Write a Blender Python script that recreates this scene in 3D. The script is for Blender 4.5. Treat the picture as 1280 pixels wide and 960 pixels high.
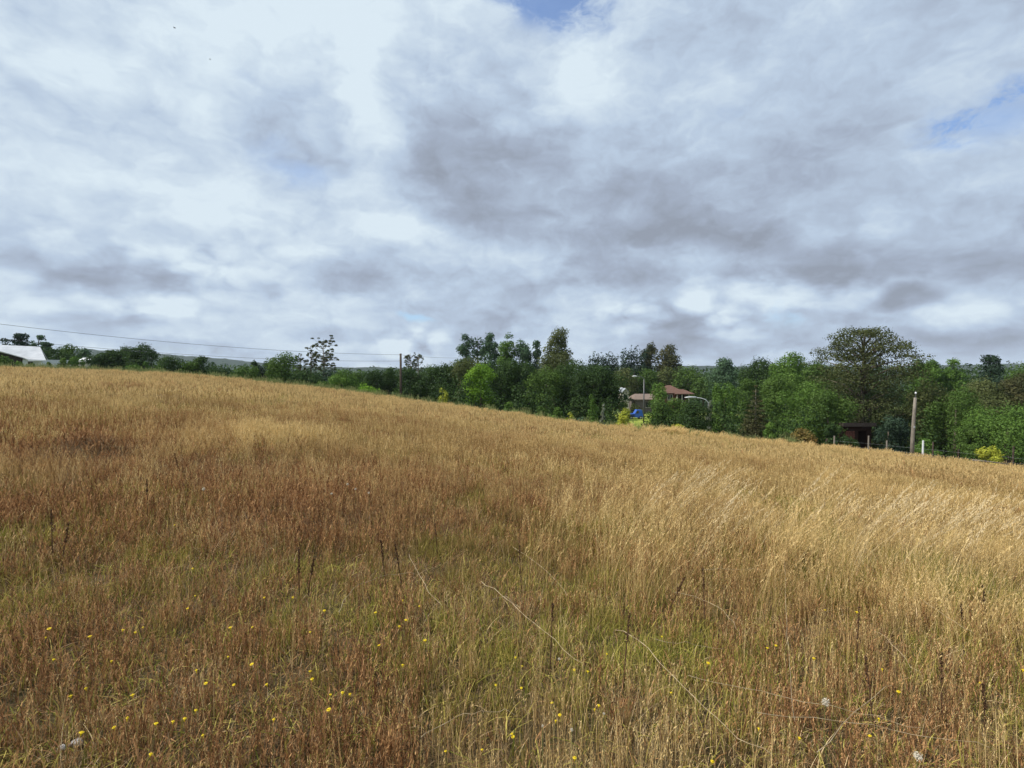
import bpy, math, random
import numpy as np
S = bpy.context.scene
COL = S.collection
for o in list(bpy.data.objects):
    bpy.data.objects.remove(o)
# ------------------------------------------------------------------ camera
EYE = 1.65
cam = bpy.data.cameras.new("camera")
co = bpy.data.objects.new("camera", cam)
COL.objects.link(co)
S.camera = co
cam.sensor_width = 36
cam.lens = 18.0
cam.clip_start = 0.05
cam.clip_end = 20000
co.location = (0, 0, EYE)
co.rotation_euler = (math.radians(90 - 1.61), 0, 0)
# ------------------------------------------------------------------ exposure
S.render.engine = 'CYCLES'
S.view_settings.view_transform = 'Standard'
S.view_settings.look = 'None'
S.view_settings.gamma = 1
S.view_settings.exposure = 0.0
S.view_settings.use_curve_mapping = False
S.cycles.max_bounces = 5
S.cycles.diffuse_bounces = 2
S.cycles.glossy_bounces = 1
S.cycles.transmission_bounces = 3
S.cycles.transparent_max_bounces = 4
S.cycles.volume_bounces = 0
S.cycles.use_denoising = True
S.cycles.denoiser = 'OPENIMAGEDENOISE'
S.cycles.denoising_input_passes = 'RGB_ALBEDO_NORMAL'
S.render.resolution_x = 1024
S.render.resolution_y = 768
# ------------------------------------------------------------------ sun
SUN_EL, SUN_AZ = 50.0, -98.0     # azimuth from +Y, clockwise seen from above (so -68 = front left)
sa, se = math.radians(SUN_AZ), math.radians(SUN_EL)
sun_dir = (math.sin(sa) * math.cos(se), math.cos(sa) * math.cos(se), math.sin(se))
sd = bpy.data.lights.new("sun", 'SUN')
sd.energy = 5.0
sd.angle = math.radians(0.9)
sd.color = (1.0, 0.95, 0.87)
so = bpy.data.objects.new("sun", sd)
COL.objects.link(so)
from mathutils import Vector
so.rotation_euler = Vector(sun_dir).to_track_quat('Z', 'Y').to_euler()
so.location = (-30, 10, 60)
# ------------------------------------------------------------------ world
W = bpy.data.worlds.new("World")
S.world = W
W.use_nodes = True
nt = W.node_tree
nt.nodes.clear()


class NG:
    def __init__(s, nt):
        s.nt = nt

    def n(s, typ, ins=None, **kw):
        nd = s.nt.nodes.new(typ)
        for k, v in kw.items():
            setattr(nd, k, v)
        for k, v in (ins or {}).items():
            sock = nd.inputs[k]
            if hasattr(v, 'is_output') or isinstance(v, bpy.types.NodeSocket):
                s.nt.links.new(v, sock)
            else:
                sock.default_value = v
        return nd

    def m(s, op, a, b=0.0, c=0.0, clamp=False):
        nd = s.n('ShaderNodeMath', {0: a, 1: b, 2: c}, operation=op)
        nd.use_clamp = clamp
        return nd.outputs[0]

    def vm(s, op, a, b=(0, 0, 0)):
        return s.n('ShaderNodeVectorMath', {0: a, 1: b}, operation=op).outputs[0]

    def mapr(s, v, a, b, c=0.0, d=1.0, smooth=True):
        nd = s.n('ShaderNodeMapRange', {0: v, 1: a, 2: b, 3: c, 4: d})
        if smooth:
            nd.interpolation_type = 'SMOOTHSTEP'
        return nd.outputs[0]

    def noise(s, vec, scale, detail=6, rough=0.55, dist=0.0, out=0):
        nd = s.n('ShaderNodeTexNoise', {'Vector': vec, 'Scale': scale, 'Detail': detail, 'Roughness': rough, 'Distortion': dist})
        return nd.outputs[out]

    def mix(s, f, a, b, blend='MIX'):
        nd = s.n('ShaderNodeMix', data_type='RGBA', blend_type=blend)
        for k, v in ((0, f), (6, a), (7, b)):
            if isinstance(v, bpy.types.NodeSocket):
                s.nt.links.new(v, nd.inputs[k])
            else:
                nd.inputs[k].default_value = v
        return nd.outputs[2]


g = NG(nt)
tc = g.n('ShaderNodeTexCoord').outputs['Generated']
sep = g.n('ShaderNodeSeparateXYZ', {0: tc})
dx, dy, dz = sep.outputs
dyc = g.m('MAXIMUM', dy, 0.05)
front = g.mapr(dy, 0.05, 0.3)
U = g.m('DIVIDE', dx, dyc)
V = g.m('DIVIDE', dz, dyc)
uv = g.n('ShaderNodeCombineXYZ', {0: U, 1: V, 2: 0.0}).outputs[0]
dza = g.m('ADD', g.m('MAXIMUM', dz, 0.0), 0.16)
plan = g.n('ShaderNodeCombineXYZ', {0: g.m('DIVIDE', dx, dza), 1: g.m('DIVIDE', dy, dza), 2: 0.0}).outputs[0]
# warp for organic cloud edges
tcz = g.vm('MULTIPLY', tc, (1, 1, 1.7))
wn = g.noise(tcz, 3.2, 2, 0.6, 0.0, 1)
warp = g.vm('MULTIPLY', g.vm('SUBTRACT', wn, (0.5, 0.5, 0.5)), (0.40, 0.22, 0.0))
wn2 = g.noise(tcz, 12, 3, 0.55, 0.0, 1)
warp2 = g.vm('MULTIPLY', g.vm('SUBTRACT', wn2, (0.5, 0.5, 0.5)), (0.13, 0.09, 0.0))
uvw = g.vm('ADD', g.vm('ADD', uv, warp), warp2)
uvf = g.vm('ADD', uv, g.vm('MULTIPLY', warp2, (0.55, 0.5, 0)))


def blobs(rows, co=None, soft=0.0):
    acc = None
    for (px, py, rx, ry, rot, amt) in rows:
        mp = g.n('ShaderNodeMapping', {0: co or uvw, 1: ((px - 640) / 640, (462 - py) / 640, 0), 2: (0, 0, math.radians(-rot)),
                                       3: (rx / 640, ry / 640, 1)}, vector_type='TEXTURE').outputs[0]
        ln = g.n('ShaderNodeVectorMath', {0: mp}, operation='LENGTH').outputs['Value']
        v = g.mapr(ln, soft, 1.0, amt, 0.0)
        acc = v if acc is None else g.m('ADD', acc, v)
    return g.m('MULTIPLY', acc, front)


# broad light and dark of the cloud deck  (centre px,py; radii px; tilt degrees clockwise; amount)
bright = blobs([
    (560, 190, 150, 120, 20, -0.52), (600, 270, 130, 60, 10, -0.30), (760, 250, 260, 90, 8, -0.34),
    (900, 320, 380, 70, 3, -0.46), (1230, 318, 190, 46, 0, -0.42), (1180, 372, 150, 46, 0, 0.30), (1000, 210, 330, 110, 0, -0.18), (880, 60, 200, 80, -30, -0.14),
    (445, 340, 110, 44, 0, -0.34), (370, 190, 130, 110, 40, -0.30), (200, 345, 150, 34, 0, -0.28), (60, 330, 150, 30, 4, -0.26),
    (60, 90, 140, 50, 20, -0.12), (1150, 412, 240, 40, 0, -0.26), (560, 385, 260, 50, 0, -0.16), (120, 410, 160, 20, 4, -0.15),
    (455, 130, 90, 150, -8, 0.33), (430, 30, 190, 70, 0, 0.22), (150, 110, 240, 50, 22, 0.24), (160, 230, 260, 70, 12, 0.26),
    (470, 285, 130, 34, 10, 0.26), (690, 120, 150, 80, -20, 0.20), (150, 375, 220, 34, 4, 0.25), (1000, 382, 220, 22, 0, 0.30),
    (700, 400, 120, 40, 0, 0.10), (1180, 60, 220, 90, 0, 0.10), (30, 428, 150, 12, 8, 0.30),
])
# smaller clouds near the horizon with firmer edges: lit heads and grey bases
heads = blobs([
    (520, 432, 62, 40, 0, 0.85), (470, 445, 50, 24, 0, 0.5), (800, 395, 70, 34, -5, 0.6), (890, 392, 80, 38, 0, 0.75), (930, 410, 50, 30, 0, 0.4),
    (262, 340, 58, 34, 15, 0.7), (190, 325, 90, 26, 0, 0.4), (100, 300, 130, 24, 8, 0.35), (200, 388, 110, 20, 0, 0.45), (60, 372, 90, 16, 0, 0.4),
    (340, 318, 60, 30, 0, 0.35), (640, 395, 80, 24, 0, 0.3), (1230, 385, 90, 12, 0, 0.4), (1060, 440, 120, 18, 0, 0.35),
], uvf, 0.35)
bases = blobs([
    (235, 354, 74, 24, 0, -0.85), (110, 345, 90, 18, 0, -0.5), (1140, 372, 56, 24, -6, -1.5), (1100, 382, 40, 12, 0, -0.5), (880, 437, 105, 24, 3, -0.85), (840, 412, 60, 20, 0, -0.45),
    (445, 352, 60, 26, 0, -0.55), (335, 362, 36, 16, 0, -0.4), (250, 436, 170, 14, 5, -0.6), (1200, 420, 120, 18, 0, -0.4), (60, 395, 90, 12, 0, -0.4),
    (420, 420, 90, 14, 0, -0.35), (180, 402, 80, 10, 0, -0.35), (600, 425, 60, 14, 0, -0.3), (1010, 345, 160, 16, 0, -0.3), (770, 345, 120, 22, 0, -0.3),
], uvf, 0.25)
openb = blobs([
    (695, 5, 125, 75, 15, 1.6), (640, 0, 60, 30, 0, 0.5), (1265, 142, 150, 62, -12, 1.9), (1200, 165, 120, 44, -10, 0.9), (885, 150, 80, 24, -10, 0.5), (520, 396, 44, 9, 10, 0.9),
    (985, 388, 50, 38, 30, 0.55), (350, 180, 110, 100, 40, 0.34), (330, 90, 70, 60, 40, 0.26), (400, 225, 80, 30, 10, 0.30),
    (240, 438, 190, 13, 5, 0.6), (960, 400, 50, 24, 0, 0.4),
], uvf)
# texture of the deck: soft billows at several sizes, edges warped
wv = g.vm('ADD', tcz, g.vm('MULTIPLY', g.vm('SUBTRACT', wn2, (0.5, 0.5, 0.5)), (0.10, 0.10, 0.10)))
nA = g.noise(tcz, 2.6, 2, 0.5, 0.0)
nB = g.noise(wv, 6.0, 6, 0.52, 0.0)
nC = g.noise(wv, 19.0, 5, 0.6, 0.0)
nL = g.noise(plan, 1.3, 5, 0.55, 0.3)
vor = g.n('ShaderNodeTexVoronoi', {'Vector': g.vm('ADD', tcz, g.vm('MULTIPLY', warp2, (.5, .5, .5))), 'Scale': 13.0, 'Detail': 1.0, 'Roughness': 0.5}, feature='F1').outputs['Distance']
puff = g.m('SUBTRACT', 0.42, vor)
low = g.mapr(dz, 0.45, 0.06)
nz = g.m('ADD', g.m('MULTIPLY', g.m('SUBTRACT', nA, 0.5), 0.45), g.m('ADD', g.m('MULTIPLY', g.m('SUBTRACT', nB, 0.5), 1.0), g.m('MULTIPLY', g.m('SUBTRACT', nC, 0.5), 0.62)))
nz = g.m('ADD', nz, g.m('MULTIPLY', g.m('SUBTRACT', nL, 0.5), 0.6))
nz = g.m('ADD', nz, g.m('MULTIPLY', g.m('MULTIPLY', puff, low), 0.20))
hd = g.m('MULTIPLY', heads, g.m('ADD', 0.8, g.m('MULTIPLY', puff, 2.0)))
side = g.m('MULTIPLY', dx, -0.13)
B = g.m('ADD', g.m('ADD', g.m('ADD', 0.85, side), nz), g.m('MULTIPLY', bright, 1.08))
B = g.m('ADD', B, g.m('ADD', g.m('MULTIPLY', hd, 0.7), g.m('MULTIPLY', bases, 0.52)))
B = g.m('ADD', g.m('MULTIPLY', B, 1.02), -0.11)
ramp = g.n('ShaderNodeValToRGB', {0: B})
cr = ramp.color_ramp
cr.elements[0].position = 0.0
cr.elements[0].color = (0.32, 0.365, 0.45, 1)
cr.elements[1].position = 1.0
cr.elements[1].color = (0.76, 0.88, 0.97, 1)
e = cr.elements.new(0.28); e.color = (0.40, 0.47, 0.595, 1)
e = cr.elements.new(0.60); e.color = (0.53, 0.645, 0.80, 1)
cloud = g.vm('SCALE', ramp.outputs[0])
cloud.node.inputs['Scale'].default_value = 9.4
sky = g.n('ShaderNodeTexSky', sky_type='NISHITA')
sky.sun_disc = False
sky.sun_elevation = se
sky.sun_rotation = sa
sky.air_density = 1.1
sky.dust_density = 1.0
skyc = g.vm('MULTIPLY', sky.outputs[0], (1.15, 1.40, 1.80))
nS = g.mapr(g.noise(g.vm('ADD', tcz, g.vm('MULTIPLY', warp2, (.8, .8, .8))), 8.0, 6, 0.66, 0.0), 0.36, 0.66)
O = g.m('MULTIPLY', openb, g.m('ADD', g.m('MULTIPLY', nS, 0.95), 0.30))
O = g.mapr(O, 0.10, 1.2, 0.0, 0.84)
tot = g.mix(O, cloud, skyc)
bg = g.n('ShaderNodeBackground', {0: tot, 1: 0.1})
ow = g.n('ShaderNodeOutputWorld', {0: bg.outputs[0]})
W.cycles.sampling_method = 'MANUAL'
W.cycles.sample_map_resolution = 256

# ------------------------------------------------------------------ materials


def mat(name, col, rough=0.8, spec=0.3, var=0.0, nscale=4.0, col2=None, metal=0.0, bump=0.0, coord='Object', detail=5, stretch=(1, 1, 1)):
    m = bpy.data.materials.new(name)
    m.use_nodes = True
    t = m.node_tree
    p = t.nodes['Principled BSDF']
    p.inputs['Base Color'].default_value = (*col, 1)
    p.inputs['Roughness'].default_value = rough
    p.inputs['Specular IOR Level'].default_value = spec
    p.inputs['Metallic'].default_value = metal
    q = NG(t)
    if col2 is not None or bump:
        c = q.n('ShaderNodeTexCoord').outputs[coord]
        c = q.vm('MULTIPLY', c, stretch)
        nn = q.noise(c, nscale, detail, 0.6)
        if col2 is not None:
            f = q.mapr(nn, 0.38, 0.62)
            t.links.new(q.mix(f, (*col, 1), (*col2, 1)), p.inputs['Base Color'])
        if bump:
            b = q.n('ShaderNodeBump', {'Height': nn, 'Strength': 0.6, 'Distance': bump})
            t.links.new(b.outputs[0], p.inputs['Normal'])
    return m


def plant_mat(name, cols, trans=0.3, patch=None, rough=0.75, patch_cols=None):
    """cols: list of colours along the per-face 'tint'; patch: name of instancer attribute mixing to patch_cols"""
    m = bpy.data.materials.new(name)
    m.use_nodes = True
    t = m.node_tree
    t.nodes.clear()
    q = NG(t)

    def rampof(cs, fac):
        r = q.n('ShaderNodeValToRGB', {0: fac})
        c = r.color_ramp
        c.elements[0].color = (*cs[0], 1)
        c.elements[1].color = (*cs[-1], 1)
        for i in range(1, len(cs) - 1):
            e = c.elements.new(i / (len(cs) - 1))
            e.color = (*cs[i], 1)
        return r.outputs[0]
    at = q.n('ShaderNodeAttribute', attribute_name='tint').outputs['Fac']
    c = rampof(cols, at)
    if patch:
        pa = q.n('ShaderNodeAttribute', attribute_name=patch, attribute_type='INSTANCER').outputs['Fac']
        c = q.mix(pa, c, rampof(patch_cols, at))
    d = q.n('ShaderNodeBsdfDiffuse', {0: c}).outputs[0]
    tr = q.n('ShaderNodeBsdfTranslucent', {0: c}).outputs[0]
    mx = q.n('ShaderNodeMixShader', {0: trans, 1: d, 2: tr}).outputs[0]
    gl = q.n('ShaderNodeBsdfGlossy', {'Color': (0.9, 0.9, 0.9, 1), 'Roughness': 0.5}).outputs[0]
    mx = q.n('ShaderNodeMixShader', {0: 0.006, 1: mx, 2: gl}).outputs[0]
    q.n('ShaderNodeOutputMaterial', {0: mx})
    return m


# ------------------------------------------------------------------ object helpers
def link(o, parent=None):
    COL.objects.link(o)
    if parent is not None:
        o.parent = parent
    return o


def tag(o, label=None, cat=None, group=None, kind=None):
    if label: o['label'] = label
    if cat: o['category'] = cat
    if group: o['group'] = group
    if kind: o['kind'] = kind
    return o


def empty(name, loc, label, cat, group=None, rz=0.0):
    o = bpy.data.objects.new(name, None)
    o.empty_display_size = 0.3
    o.location = loc
    o.rotation_euler = (0, 0, rz)
    link(o)
    return tag(o, label, cat, group)


def mesh_np(name, V_, F_, tint=None):
    """V_ (n,3); F_ (m,k) all faces the same size"""
    me = bpy.data.meshes.new(name)
    V_ = np.asarray(V_, dtype=np.float32)
    F_ = np.asarray(F_, dtype=np.int32)
    me.vertices.add(len(V_))
    me.vertices.foreach_set('co', V_.ravel())
    k = F_.shape[1]
    me.loops.add(F_.size)
    me.loops.foreach_set('vertex_index', F_.ravel())
    me.polygons.add(len(F_))
    me.polygons.foreach_set('loop_start', np.arange(len(F_), dtype=np.int32) * k)
    if tint is not None:
        a = me.attributes.new('tint', 'FLOAT', 'FACE')
        a.data.foreach_set('value', np.asarray(tint, dtype=np.float32))
    me.update(calc_edges=True)
    return me


class MB:
    def __init__(s):
        s.v = []
        s.f = []

    def quadbox(s, x0, x1, y0, y1, z0, z1):
        n = len(s.v)
        s.v += [(x0, y0, z0), (x1, y0, z0), (x1, y1, z0), (x0, y1, z0), (x0, y0, z1), (x1, y0, z1), (x1, y1, z1), (x0, y1, z1)]
        s.f += [tuple(n + i for i in q) for q in ((0, 3, 2, 1), (4, 5, 6, 7), (0, 1, 5, 4), (1, 2, 6, 5), (2, 3, 7, 6), (3, 0, 4, 7))]
        return s

    def prism(s, pts2, axis, a, b):
        """pts2 outline in the plane normal to axis ('x': (y,z), 'y': (x,z), 'z': (x,y)), extruded a..b"""
        n = len(s.v)
        k = len(pts2)
        for w in (a, b):
            for p in pts2:
                s.v.append({'x': (w, p[0], p[1]), 'y': (p[0], w, p[1]), 'z': (p[0], p[1], w)}[axis])
        s.f.append(tuple(n + i for i in range(k)))
        s.f.append(tuple(n + k + i for i in reversed(range(k))))
        for i in range(k):
            j = (i + 1) % k
            s.f.append((n + i, n + k + i, n + k + j, n + j))
        return s

    def tube(s, pts, rad, sides=6):
        pts = [Vector(p) for p in pts]
        if not hasattr(rad, '__len__'):
            rad = [rad] * len(pts)
        n0 = len(s.v)
        ref = None
        for i, p in enumerate(pts):
            t = (pts[min(i + 1, len(pts) - 1)] - pts[max(i - 1, 0)]).normalized()
            if ref is None:
                ref = Vector((1, 0, 0)) if abs(t.x) < 0.8 else Vector((0, 1, 0))
            a = (ref - t * ref.dot(t)).normalized()
            b = t.cross(a)
            ref = a
            for k in range(sides):
                an = 2 * math.pi * k / sides
                s.v.append(tuple(p + (a * math.cos(an) + b * math.sin(an)) * rad[i]))
        for i in range(len(pts) - 1):
            for k in range(sides):
                k2 = (k + 1) % sides
                A = n0 + i * sides
                s.f.append((A + k, A + k2, A + sides + k2, A + sides + k))
        s.f.append(tuple(n0 + k for k in reversed(range(sides))))
        L = n0 + (len(pts) - 1) * sides
        s.f.append(tuple(L + k for k in range(sides)))
        return s

    def poly(s, pts):
        n = len(s.v)
        s.v += [tuple(p) for p in pts]
        s.f.append(tuple(range(n, n + len(pts))))
        return s

    def build(s, name, m, parent=None, loc=(0, 0, 0), smooth=False):
        me = bpy.data.meshes.new(name)
        me.from_pydata(s.v, [], s.f)
        import bmesh
        bm = bmesh.new()
        bm.from_mesh(me)
        bmesh.ops.recalc_face_normals(bm, faces=bm.faces)
        bm.to_mesh(me)
        bm.free()
        if smooth:
            me.polygons.foreach_set('use_smooth', [True] * len(me.polygons))
        me.materials.append(m)
        o = bpy.data.objects.new(name, me)
        o.location = loc
        return link(o, parent)


# ------------------------------------------------------------------ terrain
TP = np.array([(-900, 452, 66), (-200, 452, 66), (0, 458, 65), (100, 461, 65), (200, 465.5, 64), (300, 473, 62), (430, 488, 58), (500, 497, 55),
               (600, 511, 52), (700, 525, 50), (800, 537, 48), (900, 546, 46), (1000, 555, 44), (1100, 564, 42), (1142, 569, 41),
               (1280, 583, 40), (1500, 604, 39), (2200, 640, 38)], float)
TX = (TP[:, 0] - 640) / 640
TDe = TP[:, 2]
TZe = EYE - 0.42 - (TP[:, 1] - 462) / 640 * TDe
TS = TZe / TDe
FX = (np.array([-900, 0, 300, 640, 800, 1000, 1280, 2200]) - 640) / 640
FZ = np.array([-2.5, -2.6, -3.5, -7.0, -8.6, -8.2, -8.4, -9.0])
PA, PB = -0.094, -0.058


def sstep(t):
    t = np.clip(t, 0, 1)
    return t * t * (3 - 2 * t)


def edge_depth(X):
    return np.interp(X, TX, TDe)


def height(x, y):
    x = np.asarray(x, float)
    y = np.asarray(y, float)
    r = np.hypot(x, y)
    X = np.clip(x / np.maximum(y, 1e-3), -2.2, 2.2)
    dq = np.maximum(y, r * 0.42)
    plane = PA * x + PB * y
    s = np.interp(X, TX, TS)
    ds = s - (PA * X + PB)
    w = sstep((y - 2) / 22)
    z1 = plane + ds * np.maximum(y, 0) * w
    De = np.interp(X, TX, TDe)
    ze = De * s
    over = dq - De
    z2 = ze - 1.0 * sstep(over / 9) + s * np.clip(over, 0, 30) * 0.7
    zf = np.interp(X, FX, FZ)
    k = sstep(over / 60)
    z2 = z2 * (1 - k) + zf * k
    z = np.where((over > 0) & (y > 0), z2, z1)
    # behind and far to the sides: bounded
    zb = 14 * np.tanh(plane / 14)
    kb = sstep((r - 60) / 60) * (y < r * 0.42)
    z = z * (1 - kb) + np.where(y > 0, np.clip(zb, -9, 3), zb) * kb
    bump = 0.05 * np.sin(x * 0.9 + 1.3 * np.sin(y * 0.5)) * np.sin(y * 0.75 + 0.8 * np.sin(x * 0.4)) + 0.03 * np.sin(x * 2.3 + y * 1.1) * np.sin(y * 2.0 - x)
    z = z + bump * np.clip(1 - over / 20, 0, 1)
    # the old mole mound at the left
    z = z + 0.30 * np.exp(-(((x + 7.0) / 0.62) ** 2 + ((y - 8.5) / 0.5) ** 2))
    return z


def at(px, D, py=None):
    x = (px - 640) / 640 * D
    z = float(height(x, D)) if py is None else EYE + (462 - py) / 640 * D
    return x, D, z


def axis_grid(lims):
    out = []
    for a, b, n in lims:
        out += list(np.linspace(a, b, n, endpoint=False))
    out.append(lims[-1][1])
    return np.array(out)


gx = axis_grid([(-5000, -600, 10), (-600, -120, 24), (-120, -20, 70), (-20, 20, 110), (20, 120, 70), (120, 600, 24), (600, 5000, 10)])
gy = axis_grid([(-3000, -300, 6), (-300, -20, 14), (-20, 0, 12), (0, 25, 70), (25, 90, 110), (90, 400, 50), (400, 6000, 16)])
GX, GY = np.meshgrid(gx, gy)
GZ = height(GX, GY)
nx, ny = len(gx), len(gy)
idx = np.arange(nx * ny).reshape(ny, nx)
F = np.stack([idx[:-1, :-1], idx[:-1, 1:], idx[1:, 1:], idx[1:, :-1]], -1).reshape(-1, 4)
me = mesh_np("ground", np.stack([GX, GY, GZ], -1).reshape(-1, 3), F)
me.polygons.foreach_set('use_smooth', [True] * len(me.polygons))
gm = bpy.data.materials.new("meadow_soil")
gm.use_nodes = True
q = NG(gm.node_tree)
P = gm.node_tree.nodes['Principled BSDF']
P.inputs['Roughness'].default_value = 0.95
P.inputs['Specular IOR Level'].default_value = 0.1
pc = q.n('ShaderNodeTexCoord').outputs['Object']
n1 = q.noise(pc, 0.35, 6, 0.6)
n2 = q.noise(pc, 9.0, 8, 0.7)
n3 = q.noise(pc, 60.0, 4, 0.7)
c = q.mix(q.mapr(n1, 0.4, 0.6), (0.085, 0.06, 0.032, 1), (0.07, 0.058, 0.026, 1))
c = q.mix(q.mapr(n2, 0.45, 0.65), c, (0.11, 0.075, 0.036, 1))
c = q.mix(q.mapr(n3, 0.55, 0.7), c, (0.18, 0.13, 0.07, 1))
# beyond the crest the valley floor is green pasture
sp = q.n('ShaderNodeSeparateXYZ', {0: pc})
far = q.mapr(sp.outputs[1], 66, 74)
c = q.mix(far, c, q.mix(q.mapr(n1, 0.4, 0.6), (0.085, 0.12, 0.03, 1), (0.13, 0.15, 0.04, 1)))
gm.node_tree.links.new(c, P.inputs['Base Color'])
c = q.mix(q.mapr(sp.outputs[1], 125, 150), c, (0.03, 0.048, 0.022, 1))
gm.node_tree.links.new(c, P.inputs['Base Color'])
bb = q.n('ShaderNodeBump', {'Height': n2, 'Strength': 0.8, 'Distance': 0.05})
gm.node_tree.links.new(bb.outputs[0], P.inputs['Normal'])
me.materials.append(gm)
ground = link(bpy.data.objects.new("ground", me))
tag(ground, "dry sloping meadow soil falling away to the right", "ground", kind='structure')

# far hills, one real ridge with depth
hp = [(-900, 446), (-300, 441), (0, 440), (60, 437), (110, 436), (150, 440), (190, 442), (215, 443), (235, 445), (255, 446), (275, 448), (300, 450), (320, 452), (345, 455),
      (400, 459), (500, 460), (640, 457), (800, 456), (1000, 459), (1280, 455), (2000, 450)]
hx = np.linspace(-900, 2000, 700)
hrng = np.random.default_rng(5)
hy = np.interp(hx, [p[0] for p in hp], [p[1] for p in hp])
for k_ in (7, 19, 41, 90):
    hy += 0.9 / (k_ ** 0.4) * np.sin(hx * k_ / 300 + k_)
hy += hrng.normal(0, 0.22, len(hx))
rows = []
HD = 1900
for (dD, fr) in ((-500, 0.0), (-330, 0.35), (-160, 0.72), (0, 1.0), (200, 0.8), (500, 0.2), (700, -0.2)):
    D = HD + dD
    top = EYE + (462 - hy) / 640 * HD
    X_ = (hx - 640) / 640
    rows.append(np.stack([X_ * D, np.full_like(X_, D), -12 + (top + 12) * fr + (hrng.normal(0, 3, len(hx)) if 0 < fr < 1 else 0)], -1))
V_ = np.concatenate(rows)
ii = np.arange(len(V_)).reshape(len(rows), len(hx))
F = np.stack([ii[:-1, :-1], ii[:-1, 1:], ii[1:, 1:], ii[1:, :-1]], -1).reshape(-1, 4)
me = mesh_np("hills", V_, F)
me.materials.append(mat("forest_hill", (0.018, 0.032, 0.022), 0.95, 0.1, col2=(0.034, 0.052, 0.032), nscale=0.03))
tag(link(bpy.data.objects.new("hills", me)), "low wooded ridge on the far horizon at the left", "hills", kind='structure')

# ------------------------------------------------------------------ foliage generators


def leaf_quads(C, N, size, rng, stretch=1.0):
    """irregular quads at centres C with normals N"""
    n = len(C)
    N = N / np.maximum(np.linalg.norm(N, axis=1, keepdims=True), 1e-6)
    R = rng.normal(size=(n, 3))
    A = np.cross(N, R)
    A /= np.maximum(np.linalg.norm(A, axis=1, keepdims=True), 1e-6)
    B_ = np.cross(N, A)
    s = (size * rng.uniform(0.35, 1.2, n) ** 1.4 * 1.25)[:, None]
    V4 = []
    for (a, b) in ((-1, -.5), (.6, -1), (1, .6), (-.5, 1)):
        ja = a + rng.uniform(-.35, .35, (n, 1))
        jb = b + rng.uniform(-.35, .35, (n, 1))
        V4.append(C + A * s * ja * 0.5 * stretch + B_ * s * jb * 0.5 + N * s * rng.uniform(-.15, .15, (n, 1)))
    V_ = np.stack(V4, 1).reshape(-1, 3)
    return V_, np.arange(4 * n).reshape(n, 4)


def sph(n, rng, zmin=-1.0):
    z = rng.uniform(zmin, 1, n)
    a = rng.uniform(0, 2 * np.pi, n)
    r = np.sqrt(1 - z * z)
    return np.stack([r * np.cos(a), r * np.sin(a), z], -1)


def lobes_to_leaves(L, n, leaf, rng, rnd=0.38, flat=1.0, zmin=-0.6, stretch=1.0):
    """L: (k,4) x,y,z,r"""
    L = np.asarray(L)
    wts = L[:, 3] ** 2
    pick = rng.choice(len(L), n, p=wts / wts.sum())
    d = sph(n, rng, zmin)
    rad = L[pick, 3] * (0.55 + 0.55 * rng.random(n) ** 0.6)
    # sub clumping so the lobe edge is broken
    ph = rng.uniform(0, 6.28, (len(L), 3))
    rad *= 1 + 0.20 * np.sin(5 * d[:, 0] + ph[pick, 0]) * np.sin(5 * d[:, 1] + ph[pick, 1]) + 0.12 * np.sin(11 * d[:, 2] + ph[pick, 2])
    C = L[pick, :3] + d * rad[:, None] * np.array([1, 1, flat])
    N = d + rng.normal(0, rnd, (n, 3)) + np.array([0, 0, .25])
    return leaf_quads(C, N, leaf, rng, stretch) + (np.clip(rng.normal(0.5, 0.12, n) + (rng.random(len(L)) - 0.5)[pick] * 0.5, 0, 1),)


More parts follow.
